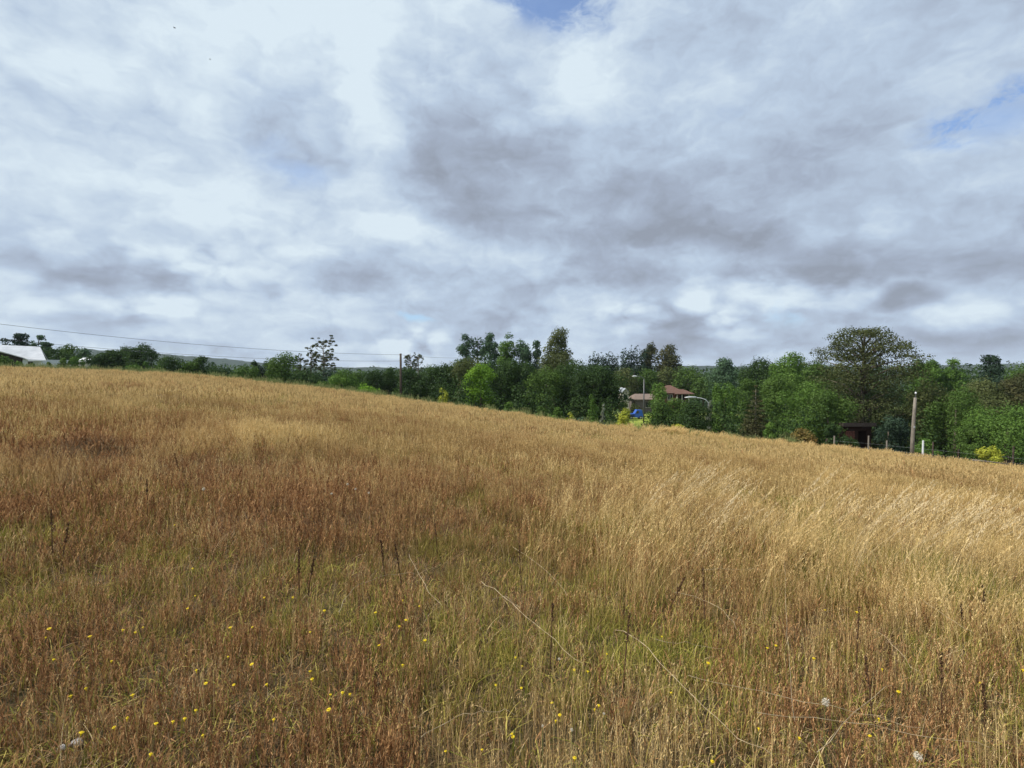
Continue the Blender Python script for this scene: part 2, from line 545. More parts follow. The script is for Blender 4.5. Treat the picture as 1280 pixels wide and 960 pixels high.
def crown_shape(kind, w, h, D, rng):
    """crown from z=0 (ground) to h; returns lobes, flat, n factor, trunk list [(pts, radii)], leaf multiplier"""
    R = w / 2
    L = []
    tr = []
    if kind in ('broad', 'round', 'wall'):
        z0 = {'broad': 0.06, 'round': 0.02, 'wall': 0.0}[kind] * h
        k = int(np.clip(12 + w * 1.2 + h * 1.4, 16, 42))
        cz = z0 + (h - z0) * 0.52
        hz = (h - z0) / 2
        for i in range(k):
            d = sph(1, rng, -0.85)[0]
            f = rng.uniform(0.45, 0.78)
            r = R * rng.uniform(0.27, 0.46)
            p = np.array([d[0] * R * f, d[1] * R * f, cz + d[2] * (hz - r * 0.9) * (0.95 if d[2] > 0 else 0.9)])
            if kind == 'wall':
                p[2] = rng.uniform(z0 + r * .6, h - r * 0.9)
                q_ = abs(p[2] - cz) / hz
                p[:2] *= (1.15 - 0.35 * q_ ** 2)
            L.append((*p, r))
        L.append((0, 0, h - R * 0.3, R * 0.3))
        L.append((0, 0, cz, R * 0.55))
        tr.append(([(0, 0, -0.3), (rng.normal(0, .1), 0, h * .3), (0, rng.normal(0, .1), h * .7)], [0.045 * w + .04, .03 * w + .03, .02]))
        return L, 1.0, 1.0, tr
    if kind == 'euc':     # clustered crown with a broken outline
        k = int(np.clip(h * 2.6, 22, 46))
        for i in range(k):
            t = rng.uniform(0.1, 1.0)
            env = R * min(1, 1.5 * max(0.02, 1.04 - t) ** 0.6) * (0.75 + .25 * min(1, t * 2.5))
            a = rng.uniform(0, 6.28)
            f = rng.uniform(0.35, 0.82)
            r = R * rng.uniform(0.22, 0.36)
            L.append((math.cos(a) * env * f, math.sin(a) * env * f, t * (h - r), r))
        for t in np.linspace(.25, 1, 8):
            L.append((rng.normal(0, R * .12), 0, t * (h - R * .25), R * (.42 if t < .8 else .26)))
        tr.append(([(0, 0, -0.3), (rng.normal(0, .15), 0, h * .4), (0, 0, h * .93)], [0.02 * h, .014 * h, .02]))
        for l in L[::2]:
            z = l[2] * 0.7
            tr.append(([(0, 0, z), (l[0] * .5, l[1] * .5, z + (l[2] - z) * .6), l[:3]], [0.05, .04, .015]))
        return L, 1.0, 0.95, tr
    if kind == 'pine':    # open pine, layered flattish tufts
        k = int(np.clip(h * 3.4, 22, 44))
        for i in range(k):
            t = rng.uniform(0.38, 1.0)
            env = R * (1.02 if t < .72 else 1.02 - 1.9 * (t - .72))
            a = rng.uniform(0, 6.28)
            f = rng.uniform(0.25, 0.85)
            r = R * rng.uniform(0.24, 0.36)
            L.append((math.cos(a) * env * f, math.sin(a) * env * f, t * h - r * .5, r))
        tr.append(([(0, 0, -0.3), (rng.normal(0, .2), 0, h * .5), (0, 0, h * .95)], [0.02 * h, .014 * h, .02]))
        for l in L:
            z = max(0.2 * h, l[2] - 0.12 * h)
            tr.append(([(0, 0, z), (l[0] * .6, l[1] * .6, z + (l[2] - z) * .5), l[:3]], [0.06, .045, .015]))
        return L, 0.62, 0.8, tr
    if kind == 'poplar':  # slim upright
        k = int(np.clip(h * 3, 24, 50))
        for i in range(k):
            t = rng.uniform(0.06, 1.0)
            env = R * min(1, 1.5 * (1.03 - t) ** 0.55)
            a = rng.uniform(0, 6.28)
            r = R * rng.uniform(0.3, 0.46)
            L.append((math.cos(a) * env * .58, math.sin(a) * env * .58, t * (h - r), r))
        for t in np.linspace(.1, 1, 10):
            L.append((0, 0, t * (h - R * .4), R * .5 * min(1, 1.4 * (1.1 - t) ** .5)))
        tr.append(([(0, 0, -0.3), (0, 0, h * .95)], [0.015 * h, .02]))
        return L, 1.4, 1.0, tr
    if kind == 'cypress':  # group of dark pointed spires in one crown
        m = max(3, int(w / 1.15))
        for j in range(m):
            ox = (j - (m - 1) / 2) / m * w * .85
            hh = h * rng.uniform(.93, 1.0) * (1 - 0.10 * abs(ox) / (R + .01))
            for t in np.linspace(0.08, 1, 22):
                r = max(0.34, w / m * 0.72 * (1.03 - t) ** 0.3)
                L.append((ox + rng.normal(0, .08), rng.normal(0, R * .2), t * hh - r * .6, r))
        for t in np.linspace(.1, .8, 9):
            for ox in np.linspace(-.62, .62, 4):
                L.append((ox * R, rng.normal(0, R * .15), t * h, R * .3))
        tr.append(([(0, 0, -0.3), (0, 0, h * .6)], [0.02 * h, .05]))
        return L, 1.3, 1.0, tr
    if kind == 'fir':     # conical, layered
        m = 13
        for j in range(m):
            t = (j + .5) / m
            env = R * (1.02 - t) ** 0.85
            kk = max(3, int(9 * (1 - t) + 3))
            for i in range(kk):
                a = 6.28 * (i + rng.random() * .6) / kk
                r = max(0.1, env * 0.36)
                L.append((math.cos(a) * env * .68, math.sin(a) * env * .68, t * h + 0.02 * h - env * .12, r))
            L.append((0, 0, t * h, env * .62 + .05))
        L.append((0, 0, h * .97, R * .08 + .06))
        tr.append(([(0, 0, -0.3), (0, 0, h * .96)], [0.03 * h, .02]))
        return L, 0.55, 1.15, tr
    if kind == 'bush':
        k = int(np.clip(8 + w * 2, 8, 22))
        for i in range(k):
            d = sph(1, rng, 0.0)[0]
            r = R * rng.uniform(0.25, 0.4)
            L.append((d[0] * R * .68, d[1] * R * .68, 0.1 * h + d[2] * (h * .9 - r), r))
        L.append((0, 0, h * .4, R * .5))
        tr.append(([(0, 0, -0.2), (0, 0, h * .5)], [0.05, .02]))
        return L, min(1.2, h / w * 1.2), 1.1, tr
    if kind == 'sapling':
        for t in np.linspace(.12, 1, 9):
            L.append((rng.normal(0, R * .3), rng.normal(0, R * .3), t * (h - R * .3), R * (0.75 - .4 * t)))
        tr.append(([(0, 0, -0.2), (0, 0, h * .95)], [0.04, .01]))
        return L, 1.4, 0.7, tr
    if kind == 'willow':
        k = int(np.clip(w * 3, 14, 36))
        for i in range(k):
            a = rng.uniform(0, 6.28)
            f = math.sqrt(rng.uniform(0.05, 1)) * .8
            top = h * (1 - 0.25 * f ** 2) * rng.uniform(.8, 1)
            r = R * rng.uniform(.16, .26)
            for t in np.linspace(0, 1, 6):
                L.append((math.cos(a) * R * f * (0.85 + .15 * t), math.sin(a) * R * f * (0.85 + .15 * t), max(r * .6, top - r - t * h * .85 * (0.5 + .5 * f)), r * (1 - .3 * t)))
        tr.append(([(0, 0, -0.3), (0, 0, h * .7)], [0.05 * w, .04]))
        return L, 1.5, 1.0, tr
    if kind == 'bare':    # nearly leafless, small tufts on fine branches
        tr.append(([(0, 0, -0.3), (rng.normal(0, .1), 0, h * .5), (0, 0, h)], [0.018 * h, .012 * h, .015]))
        k = int(np.clip(h * 3.2, 20, 46))
        for i in range(k):
            t = rng.uniform(.35, 1.0) ** 0.8
            a = rng.uniform(0, 6.28)
            ln = R * (1.15 - .55 * t) * rng.uniform(.55, 1)
            p1 = (0, 0, t * h * .93)
            p3 = (math.cos(a) * ln, math.sin(a) * ln, min(h, t * h * .93 + ln * rng.uniform(.15, .55)))
            p2 = (p3[0] * .55, p3[1] * .55, (p1[2] + p3[2]) / 2 - .02 * h)
            tr.append(([p1, p2, p3], [0.05, .04, .018]))
            for b in range(3):
                e_ = (p3[0] + rng.normal(0, R * .13), p3[1] + rng.normal(0, R * .13), p3[2] + rng.uniform(-.02, .06) * h)
                s_ = tuple(np.array(p2) * .5 + np.array(p3) * .5)
                tr.append(([s_, e_], [.028, .012]))
                L.append((*e_, R * rng.uniform(.07, .12)))
        return L, 0.6, 0.35, tr
    if kind == 'layered':  # the giant spreading tree
        tr.append(([(0, 0, -0.4), (-.2, 0, h * .25), (.1, .1, h * .55), (0, 0, h * .93)], [0.42, .34, .22, .05]))
        for i in range(460):
            t = rng.uniform(0.10, 1.0)
            env = R * math.sqrt(max(0.04, 1 - ((t - .60) / .43) ** 2)) if t > .6 else R * (.86 + .14 * math.sin(t * 9))
            a = rng.uniform(0, 6.28)
            f = rng.uniform(.05, 1.0) ** .62 * .95 * rng.uniform(.8, 1.06)
            r = R * rng.uniform(.08, .20)
            p = (math.cos(a) * env * f, math.sin(a) * env * f, t * h - r * .4)
            L.append((*p, r))
            if i % 6 == 0:
                z = max(.1 * h, p[2] - rng.uniform(.06, .2) * h)
                tr.append(([(0, 0, z), (p[0] * .5, p[1] * .5, z + (p[2] - z) * .7), p], [0.12, .07, .02]))
        return L, 0.55, 0.95, tr


def make_plant(name, kind, px, wpx, ytop, D, leafmat, label, cat, group=None, seed=0, leafk=1.0, barkm=None, dens=1.0, trunkname='trunk'):
    rng = np.random.default_rng(seed + 17)
    x, y, z = at(px, D)
    w = wpx / 640 * D * {'euc': 1.3 if wpx > 29 else 1.65, 'poplar': 1.3, 'wall': 1.34, 'round': 1.25, 'broad': 1.2, 'willow': 1.1, 'pine': 1.15, 'cypress': 1.1, 'fir': 1.15}.get(kind, 1.0)
    h = EYE + (462 - ytop) / 640 * D - z
    h = max(h, 0.4)
    L, flat, nf, tr = crown_shape(kind, w, h, D, rng)
    leaf = max(0.06, D / 640 * 1.25) * leafk
    if kind == 'bare': leaf *= .8
    leaf = min(leaf, max(w, h) * .12)
    area = w * h if kind not in ('pine', 'layered') else w * h * .9
    n = int(np.clip(5.0 * nf * dens * area / leaf ** 2, 250, 50000 if kind == 'layered' else 26000))
    Vv, Ff, T = lobes_to_leaves(L, n, leaf, rng, flat=flat, stretch=1.0)
    Vv[:, 2] = np.maximum(Vv[:, 2], 0.02)
    root = empty(name, (x, y, z - 0.03), label, cat, group)
    mb = MB()
    for pts, rad in tr:
        mb.tube(pts, rad, 6 if rad[0] > .1 else 4)
    mb.build(trunkname, barkm or BARK, root, smooth=True)
    me = mesh_np('crown', Vv, Ff, T)
    me.materials.append(leafmat)
    c = bpy.data.objects.new('foliage' if cat in ('shrub', 'bush') else 'crown', me)
    link(c, root)
    return root


def lm(name, a, b, c=None, tr=0.3):
    a = tuple(v * 1.45 for v in a)
    b = tuple(v * 1.5 for v in b)
    c = c or tuple(x * .75 for x in a)
    return plant_mat(name, [c, a, b], tr)


BARK = mat("bark", (0.10, 0.08, 0.06), 0.9, 0.1, col2=(0.16, 0.13, 0.10), nscale=3)
BARKP = mat("pale_bark", (0.24, 0.21, 0.17), 0.9, 0.1, col2=(0.14, 0.12, 0.10), nscale=3)
K = {
    'dark': lm("leaves_dark_green", (0.027, 0.050, 0.015), (0.047, 0.080, 0.021)),
    'deep': lm("leaves_deep_conifer", (0.020, 0.036, 0.022), (0.034, 0.055, 0.030), tr=.12),
    'mid': lm("leaves_mid_green", (0.050, 0.088, 0.019), (0.085, 0.135, 0.028)),
    'grn': lm("leaves_fresh_green", (0.062, 0.115, 0.022), (0.105, 0.168, 0.032)),
    'brt': lm("leaves_bright_green", (0.10, 0.19, 0.02), (0.17, 0.27, 0.03)),
    'yel': lm("leaves_yellow_green", (0.24, 0.26, 0.03), (0.36, 0.35, 0.05), (0.13, 0.17, .03)),
    'blu': lm("leaves_blue_green", (0.045, 0.080, 0.042), (0.075, 0.120, 0.060), tr=.2),
    'olv': lm("leaves_olive", (0.070, 0.085, 0.028), (0.11, 0.12, 0.045)),
    'rus': lm("leaves_rusty", (0.052, 0.055, 0.022), (0.078, 0.068, 0.028), (0.035, 0.05, .02)),
    'brn': lm("leaves_brownish_green", (0.046, 0.056, 0.020), (0.075, 0.082, 0.030), tr=.18),
    'org': lm("leaves_orange", (0.16, 0.11, 0.035), (0.27, 0.15, 0.04), (0.10, 0.12, .03)),
    'gry': lm("leaves_grey_green", (0.10, 0.115, 0.085), (0.16, 0.17, 0.12), tr=.2),
}
TREES = [
    # name, kind, px, wpx, ytop, D, colour, label, category, group
    # ---- left
    ('pine_tree', 'pine', 4, 26, 422, 118, 'deep', 'dark pine behind the barn roof at the left edge of the photo', 'tree'),
    ('pine_tree', 'pine', 26, 22, 416, 116, 'deep', 'tallest umbrella-shaped dark pine rising over the white barn roof', 'tree'),
    ('pine_tree', 'pine', 49, 20, 418, 114, 'blu', 'loose airy pine just above the right end of the barn roof', 'tree'),
    ('pine_tree', 'pine', 61, 16, 427, 112, 'blu', 'short loose pine immediately right of the barn roof end', 'tree'),
    ('broadleaf_tree', 'round', 70, 34, 433, 100, 'dark', 'round dark green tree right beside the white barn', 'tree'),
    ('broadleaf_tree', 'broad', 88, 26, 430, 108, 'mid', 'mid green tree left of the small white cottage roof', 'tree'),
    ('broadleaf_tree', 'broad', 105, 22, 434, 112, 'blu', 'bluish green tree directly behind the small white cottage', 'tree'),
    ('bush', 'bush', 6, 26, 444, 72, 'mid', 'green bush in front of the dark barn side at the photo edge', 'bush'),
    ('bush', 'bush', 23, 14, 450, 71, 'grn', 'small fresh green bush against the barn between dark side and white wall', 'bush'),
    ('bush', 'bush', 42, 14, 452, 70, 'mid', 'low bush under the eave against the white barn wall', 'bush'),
    ('bush', 'bush', 60, 14, 452, 72, 'mid', 'low round bush just right of the barn corner', 'bush'),
    ('bush', 'bush', 78, 18, 448, 76, 'mid', 'round green bush left of the cottage, second right of the barn', 'bush'),
    ('bush', 'bush', 96, 24, 445, 78, 'grn', 'light green domed bush in front of the small cottage', 'bush'),
    ('broadleaf_tree', 'round', 124, 26, 440, 90, 'dark', 'dark tree right of the cottage, lowest of the dark clump', 'tree'),
    ('broadleaf_tree', 'round', 138, 28, 437, 92, 'dark', 'second dark tree of the clump right of the cottage', 'tree'),
    ('broadleaf_tree', 'round', 156, 30, 433, 92, 'dark', 'dark tree in the middle of the clump, left of its highest tree', 'tree'),
    ('broadleaf_tree', 'round', 180, 34, 429, 90, 'dark', 'highest tree of the dark clump between cottage and distant ridge', 'tree'),
    ('bush', 'bush', 165, 34, 453, 74, 'grn', 'pale green spreading bush at the foot of the dark clump', 'bush'),
    ('bush', 'bush', 183, 16, 447, 78, 'grn', 'small upright light bush beneath the highest tree of the dark clump', 'bush'),
    ('broadleaf_tree', 'round', 215, 34, 444, 84, 'dark', 'round domed tree standing apart in front of the distant ridge', 'tree'),
    ('bush', 'bush', 196, 20, 456, 76, 'mid', 'low green bush between the dark clump and the domed tree', 'bush'),
    ('broadleaf_tree', 'round', 238, 22, 451, 84, 'mid', 'small mid green tree right of the domed tree', 'tree'),
    ('broadleaf_tree', 'round', 253, 24, 445, 86, 'dark', 'peaked green tree below the middle of the distant ridge', 'tree'),
    ('broadleaf_tree', 'round', 276, 30, 457, 82, 'dark', 'low dark tree under the right half of the distant ridge', 'tree'),
    ('broadleaf_tree', 'round', 307, 30, 455, 82, 'mid', 'low mid green tree where the distant ridge ends', 'tree'),
    ('broadleaf_tree', 'poplar', 319, 12, 450, 92, 'dark', 'narrow dark tree behind the end of the distant ridge', 'tree'),
    ('broadleaf_tree', 'round', 333, 22, 450, 84, 'deep', 'very dark tree just left of the big rounded green tree', 'tree'),
    ('broadleaf_tree', 'broad', 356, 40, 440, 82, 'mid', 'big rounded green tree left of the thin bare trees', 'tree'),
    ('bare_tree', 'bare', 376, 18, 441, 94, 'brn', 'smallest of the three thin bare trees, beside the rounded green tree', 'tree'),
    ('bare_tree', 'bare', 389, 20, 432, 95, 'brn', 'middle one of the three thin bare trees', 'tree'),
    ('bare_tree', 'bare', 405, 38, 423, 95, 'brn', 'tallest and widest of the three thin bare trees', 'tree'),
    ('broadleaf_tree', 'round', 382, 36, 462, 80, 'dark', 'dark low tree at the foot of the smaller bare trees', 'tree'),
    ('broadleaf_tree', 'round', 408, 30, 459, 86, 'deep', 'blackish low tree at the foot of the tallest bare tree', 'tree'),
    ('broadleaf_tree', 'round', 428, 34, 461, 78, 'grn', 'light green rounded tree right of the bare trees', 'tree'),
    ('bush', 'bush', 402, 34, 474, 68, 'mid', 'green bush by the field edge below the bare trees', 'bush'),
    ('bush', 'bush', 458, 40, 477, 64, 'brt', 'bright yellow-green mound of a bush left of the dark power pole', 'bush'),
    ('broadleaf_tree', 'round', 452, 30, 462, 90, 'mid', 'mid green tree rising behind the bright yellow-green mound', 'tree'),
    ('broadleaf_tree', 'wall', 470, 26, 460, 82, 'dark', 'dark tree two places left of the dark power pole', 'tree'),
    ('broadleaf_tree', 'wall', 487, 26, 459, 84, 'dark', 'dark tree immediately left of the dark power pole', 'tree'),
    ('bare_tree', 'bare', 513, 20, 441, 100, 'brn', 'thin see-through tree just right of the dark power pole', 'tree'),
    ('bare_tree', 'bare', 523, 18, 441, 101, 'gry', 'second thin see-through tree right of the pole, with a flat top', 'tree'),
    ('broadleaf_tree', 'wall', 512, 32, 459, 80, 'dark', 'dark tree right behind the power pole', 'tree'),
    ('broadleaf_tree', 'wall', 533, 34, 458, 79, 'dark', 'dark tree below the flat-topped see-through tree', 'tree'),
    ('broadleaf_tree', 'wall', 556, 38, 454, 77, 'dark', 'dark tree where the wood starts rising, left of the lime tree', 'tree'),
    ('bush', 'bush', 507, 14, 488, 61, 'dark', 'small round dark bush at the foot of the power pole', 'bush'),
    ('sapling', 'sapling', 553, 15, 486, 60, 'yel', 'yellowish young tree in front of the dark wood left of the lime tree', 'tree'),
    # ---- central wood
    ('broadleaf_tree', 'wall', 583, 40, 446, 76, 'olv', 'olive topped tree behind and left of the lime green crown', 'tree'),
    ('broadleaf_tree', 'round', 601, 34, 452, 69, 'brt', 'lime green tree glowing in front of the dark wood', 'tree'),
    ('broadleaf_tree', 'wall', 626, 44, 448, 76, 'dark', 'dark tree immediately right of the lime green tree', 'tree'),
    ('broadleaf_tree', 'wall', 655, 42, 449, 75, 'dark', 'dark tree of the wood below the slim upright tree', 'tree'),
    ('broadleaf_tree', 'wall', 683, 40, 456, 72, 'mid', 'slightly greener tree in the middle of the dark wood', 'tree'),
    ('broadleaf_tree', 'wall', 693, 42, 440, 84, 'brn', 'brownish tree under the tall cone-shaped eucalyptus', 'tree'),
    ('broadleaf_tree', 'wall', 715, 46, 449, 74, 'dark', 'dark tree right below the tall eucalyptus, facing the field', 'tree'),
    ('broadleaf_tree', 'wall', 742, 48, 455, 71, 'dark', 'broad dark tree second from the right end of the wood', 'tree'),
    ('broadleaf_tree', 'wall', 763, 34, 466, 70, 'dark', 'last dark tree at the right end of the wood, by the yellow bush', 'tree'),
    ('poplar_tree', 'euc', 583, 23, 417, 108, 'blu', 'first tall tree of the row above the wood, pointed and blue-green', 'tree'),
    ('poplar_tree', 'bare', 597, 22, 420, 110, 'blu', 'thinly leaved tall tree second in the row above the wood', 'tree'),
    ('poplar_tree', 'euc', 613, 23, 415, 108, 'blu', 'full tall tree third in the row above the wood', 'tree'),
    ('poplar_tree', 'euc', 634, 30, 416, 106, 'grn', 'broad tall tree in the middle of the row above the wood', 'tree'),
    ('poplar_tree', 'euc', 653, 25, 424, 106, 'blu', 'rounded lower tree fifth in the row above the wood', 'tree'),
    ('poplar_tree', 'poplar', 671, 14, 425, 106, 'blu', 'slim upright tree standing just left of the tall eucalyptus', 'tree'),
    ('eucalyptus_tree', 'euc', 697, 38, 409, 100, 'olv', 'tallest cone-shaped eucalyptus rising above the dark wood', 'tree'),
    ('cypress_tree', 'cypress', 742, 14, 438, 152, 'deep', 'dark spiky tree first of the distant pair left of the cypress block', 'tree'),
    ('cypress_tree', 'cypress', 759, 30, 437, 152, 'deep', 'wider dark spiky tree of the distant pair left of the cypress block', 'tree'),
    ('cypress_tree', 'cypress', 793, 36, 430, 150, 'deep', 'dense black-green block of pointed cypresses above the brown house', 'tree'),
    ('eucalyptus_tree', 'euc', 813, 20, 427, 152, 'rus', 'narrow rusty eucalyptus between the cypresses and the round one', 'tree'),
    ('eucalyptus_tree', 'euc', 836, 28, 430, 150, 'rus', 'round-headed rusty eucalyptus above the brown house', 'tree'),
    ('broadleaf_tree', 'round', 782, 32, 459, 138, 'olv', 'soft green tree behind the tall street lamp head', 'tree'),
    ('broadleaf_tree', 'round', 806, 34, 460, 140, 'mid', 'soft green tree right of the tall street lamp', 'tree'),
    ('broadleaf_tree', 'round', 832, 34, 459, 142, 'olv', 'soft green tree right above the brown roof', 'tree'),
    ('broadleaf_tree', 'round', 860, 42, 456, 140, 'mid', 'wide rounded tree behind the brown house, at the open gap of sky', 'tree'),
    ('broadleaf_tree', 'round', 879, 26, 472, 134, 'mid', 'lower tree between the brown house and the gap of sky', 'tree'),
    # ---- by the houses
    ('bush', 'bush', 784, 28, 511, 56, 'yel', 'round yellow-green bush left of the lamp post at the field edge', 'bush'),
    ('broadleaf_tree', 'poplar', 823, 24, 477, 84, 'grn', 'slim green tree partly hiding the left side of the brown house', 'tree'),
    ('broadleaf_tree', 'wall', 826, 26, 497, 74, 'mid', 'dark leafy tree in front of the slim one, right of the lawn', 'tree'),
    ('broadleaf_tree', 'round', 845, 30, 497, 74, 'mid', 'green tree just below the veranda of the brown house', 'tree'),
    ('bush', 'bush', 848, 20, 523, 55, 'yel', 'yellow bush at the field edge below the brown house', 'bush'),
    ('broadleaf_tree', 'round', 869, 36, 499, 62, 'dark', 'dense dark round tree under the white lamp arm', 'tree'),
    ('broadleaf_tree', 'poplar', 888, 10, 500, 66, 'gry', 'pale greyish narrow shrub by the foot of the curved lamp', 'tree'),
    ('bush', 'bush', 794, 22, 502, 112, 'brn', 'brownish leafy tree in front of the grey cottage', 'bush'),
    ('bush', 'bush', 779, 16, 500, 104, 'olv', 'olive bush in front of the white gabled house', 'bush'),
    ('bush', 'bush', 1063, 24, 541, 46, 'dark', 'dark shrub in front of the red-brown shed', 'bush'),
    ('bush', 'bush', 1043, 26, 527, 50, 'dark', 'dark bush at the left corner of the red-brown shed', 'bush'),
    ('sapling', 'sapling', 740, 18, 493, 57, 'grn', 'light green sapling before the right end of the dark wood', 'tree'),
    ('sapling', 'sapling', 753, 8, 505, 56, 'gry', 'thin greyish sapling next to the light green one', 'tree'),
    ('bush', 'bush', 713, 14, 515, 54, 'yel', 'small yellow bush at the foot of the dark wood', 'bush'),
    ('bush', 'bush', 585, 16, 502, 58, 'mid', 'small bush below the lime green tree, at its left', 'bush'),
    ('bush', 'bush', 604, 24, 507, 57, 'blu', 'grey-green low bush below the lime green tree, at its right', 'bush'),
    ('bush', 'bush', 637, 20, 502, 57, 'grn', 'fresh green upright bush, first of the row along the wood', 'bush'),
    ('bush', 'bush', 656, 22, 506, 56, 'olv', 'olive bush second in the row along the wood', 'bush'),
    ('bush', 'bush', 680, 24, 503, 56, 'mid', 'green bush third in the row along the wood', 'bush'),
    ('bush', 'bush', 697, 18, 506, 55, 'grn', 'pointed green bush last in the row along the wood', 'bush'),
    ('bush', 'bush', 728, 20, 520, 53, 'blu', 'grey-green scrub below the light green sapling', 'bush'),
    # ---- right
    ('eucalyptus_tree', 'euc', 906, 40, 446, 118, 'blu', 'blue-grey open-crowned tree right of the gap of sky', 'tree'),
    ('broadleaf_tree', 'round', 949, 44, 447, 104, 'dark', 'dark domed tree between the blue-grey tree and the bright one', 'tree'),
    ('broadleaf_tree', 'broad', 991, 48, 440, 92, 'grn', 'bright green tall tree just left of the giant spreading tree', 'tree'),
    ('broadleaf_tree', 'poplar', 967, 16, 455, 96, 'grn', 'slim light tree between the dark domed tree and the bright tall one', 'tree'),
    ('broadleaf_tree', 'willow', 906, 38, 474, 64, 'grn', 'drooping willow-like tree right of the curved lamp', 'tree'),
    ('broadleaf_tree', 'broad', 934, 30, 473, 76, 'mid', 'green tree behind the rusty conical fir', 'tree'),
    ('fir_tree', 'fir', 945, 42, 480, 57, 'rus', 'conical fir with rusty brown tips at the field edge', 'tree'),
    ('broadleaf_tree', 'wall', 978, 48, 470, 66, 'mid', 'green leafy tree right behind the conical fir', 'tree'),
    ('broadleaf_tree', 'wall', 1010, 52, 476, 60, 'grn', 'green bushy tree above the orange shrub', 'tree'),
    ('broadleaf_tree', 'wall', 1036, 44, 486, 55, 'mid', 'leafy green tree left of the red-brown shed', 'tree'),
    ('broadleaf_tree', 'round', 1023, 40, 452, 82, 'mid', 'tree crown filling the gap left of the giant spreading tree', 'tree'),
    ('bush', 'bush', 965, 22, 527, 48, 'grn', 'small fresh green conical bush right of the fir', 'bush'),
    ('bush', 'bush', 1004, 34, 534, 47, 'org', 'orange brown shrub in front of the green bushy tree', 'bush'),
    ('bush', 'bush', 983, 26, 539, 47, 'olv', 'olive scrub between the small conical bush and the orange shrub', 'bush'),
    ('spreading_tree', 'layered', 1079, 142, 408, 60, 'brn', 'giant spreading brownish tree with an open layered crown', 'tree'),
    ('broadleaf_tree', 'wall', 1062, 60, 490, 66, 'dark', 'dark tree behind the red-brown shed', 'tree'),
    ('broadleaf_tree', 'wall', 1112, 50, 488, 62, 'dark', 'dark tree left of the pale wooden power pole', 'tree'),
    ('broadleaf_tree', 'wall', 1112, 34, 518, 51, 'deep', 'blackish bushy tree right beside the red-brown shed', 'tree'),
    ('broadleaf_tree', 'poplar', 1148, 24, 450, 100, 'mid', 'green tree top peeking out at the right shoulder of the giant tree', 'tree'),
    ('broadleaf_tree', 'euc', 1165, 24, 449, 96, 'grn', 'first of two small pointed trees right of the giant tree', 'tree'),
    ('broadleaf_tree', 'euc', 1190, 32, 448, 96, 'grn', 'second, wider of two small pointed trees right of the giant tree', 'tree'),
    ('broadleaf_tree', 'willow', 1164, 60, 474, 56, 'olv', 'yellowish drooping tree behind the pale wooden power pole', 'tree'),
    ('broadleaf_tree', 'willow', 1196, 64, 480, 52, 'mid', 'large drooping green tree right of the pale wooden power pole', 'tree'),
    ('pine_tree', 'euc', 1237, 34, 443, 84, 'deep', 'dark round-headed pine standing above the trees at the right', 'tree'),
    ('broadleaf_tree', 'broad', 1232, 60, 474, 66, 'olv', 'olive wide tree below the dark round-headed pine', 'tree'),
    ('broadleaf_tree', 'broad', 1280, 50, 466, 64, 'rus', 'brown-green tree at the right edge of the photo', 'tree'),
    ('broadleaf_tree', 'broad', 1292, 60, 452, 86, 'mid', 'tall tree cut by the right edge of the photo', 'tree'),
    ('bush', 'round', 1262, 84, 504, 46, 'grn', 'large round fresh green bush at the right edge', 'bush'),
    ('bush', 'bush', 1218, 40, 530, 46, 'mid', 'darker leafy bush left of the large round one', 'bush'),
    ('bush', 'bush', 1160, 34, 548, 46, 'grn', 'low fresh bush behind the pale fence post', 'bush'),
    ('bush', 'bush', 1238, 30, 556, 41, 'yel', 'small yellow-green clipped looking bush at the fence, right side', 'bush'),
]
for i, (nm, kd, px, wp, yt, D, ck, lab, cat) in enumerate(TREES):
    grp = None
    make_plant(nm, kd, px, wp, yt, D, K[ck], lab, cat, grp, seed=i * 7 + 3,
               barkm=BARKP if ck in ('rus', 'gry') or nm == 'bare_tree' else BARK, trunkname='trunk' if cat == 'tree' else 'stem',
               leafk=1.0)

# trees just outside the frame so a step aside still meets woods: kept as two
# far-off wood, one mass
rng = np.random.default_rng(99)
Ls = []
for px in np.arange(-260, 1560, 6.5):
    for row in range(2):
        D = 150 + row * 45 + rng.uniform(-10, 10)
        yt = np.interp(px, [-260, 100, 200, 300, 400, 560, 640, 900, 1000, 1300, 1560], [444, 447, 453, 458, 461, 459, 456, 461, 458, 456, 450]) + rng.uniform(-2.5, 4) - row
        x_, y_ = (px - 640) / 640 * D, D
        zt = EYE + (462 - yt) / 640 * D
        r = rng.uniform(2.0, 3.6)
        zz = zt - r
        while zz > -11:
            Ls.append((x_ + rng.normal(0, 1), y_ + rng.normal(0, 1.5), zz, r * rng.uniform(.9, 1.2)))
            zz -= r * 1.3
Vv, Ff, T = lobes_to_leaves(Ls, 70000, 0.6, rng)
me = mesh_np('far_wood', Vv, Ff, T)
me.materials.append(K['dark'])
tag(link(bpy.data.objects.new('far_wood', me)), 'dark wooded band far beyond the meadow', 'wood', kind='stuff')
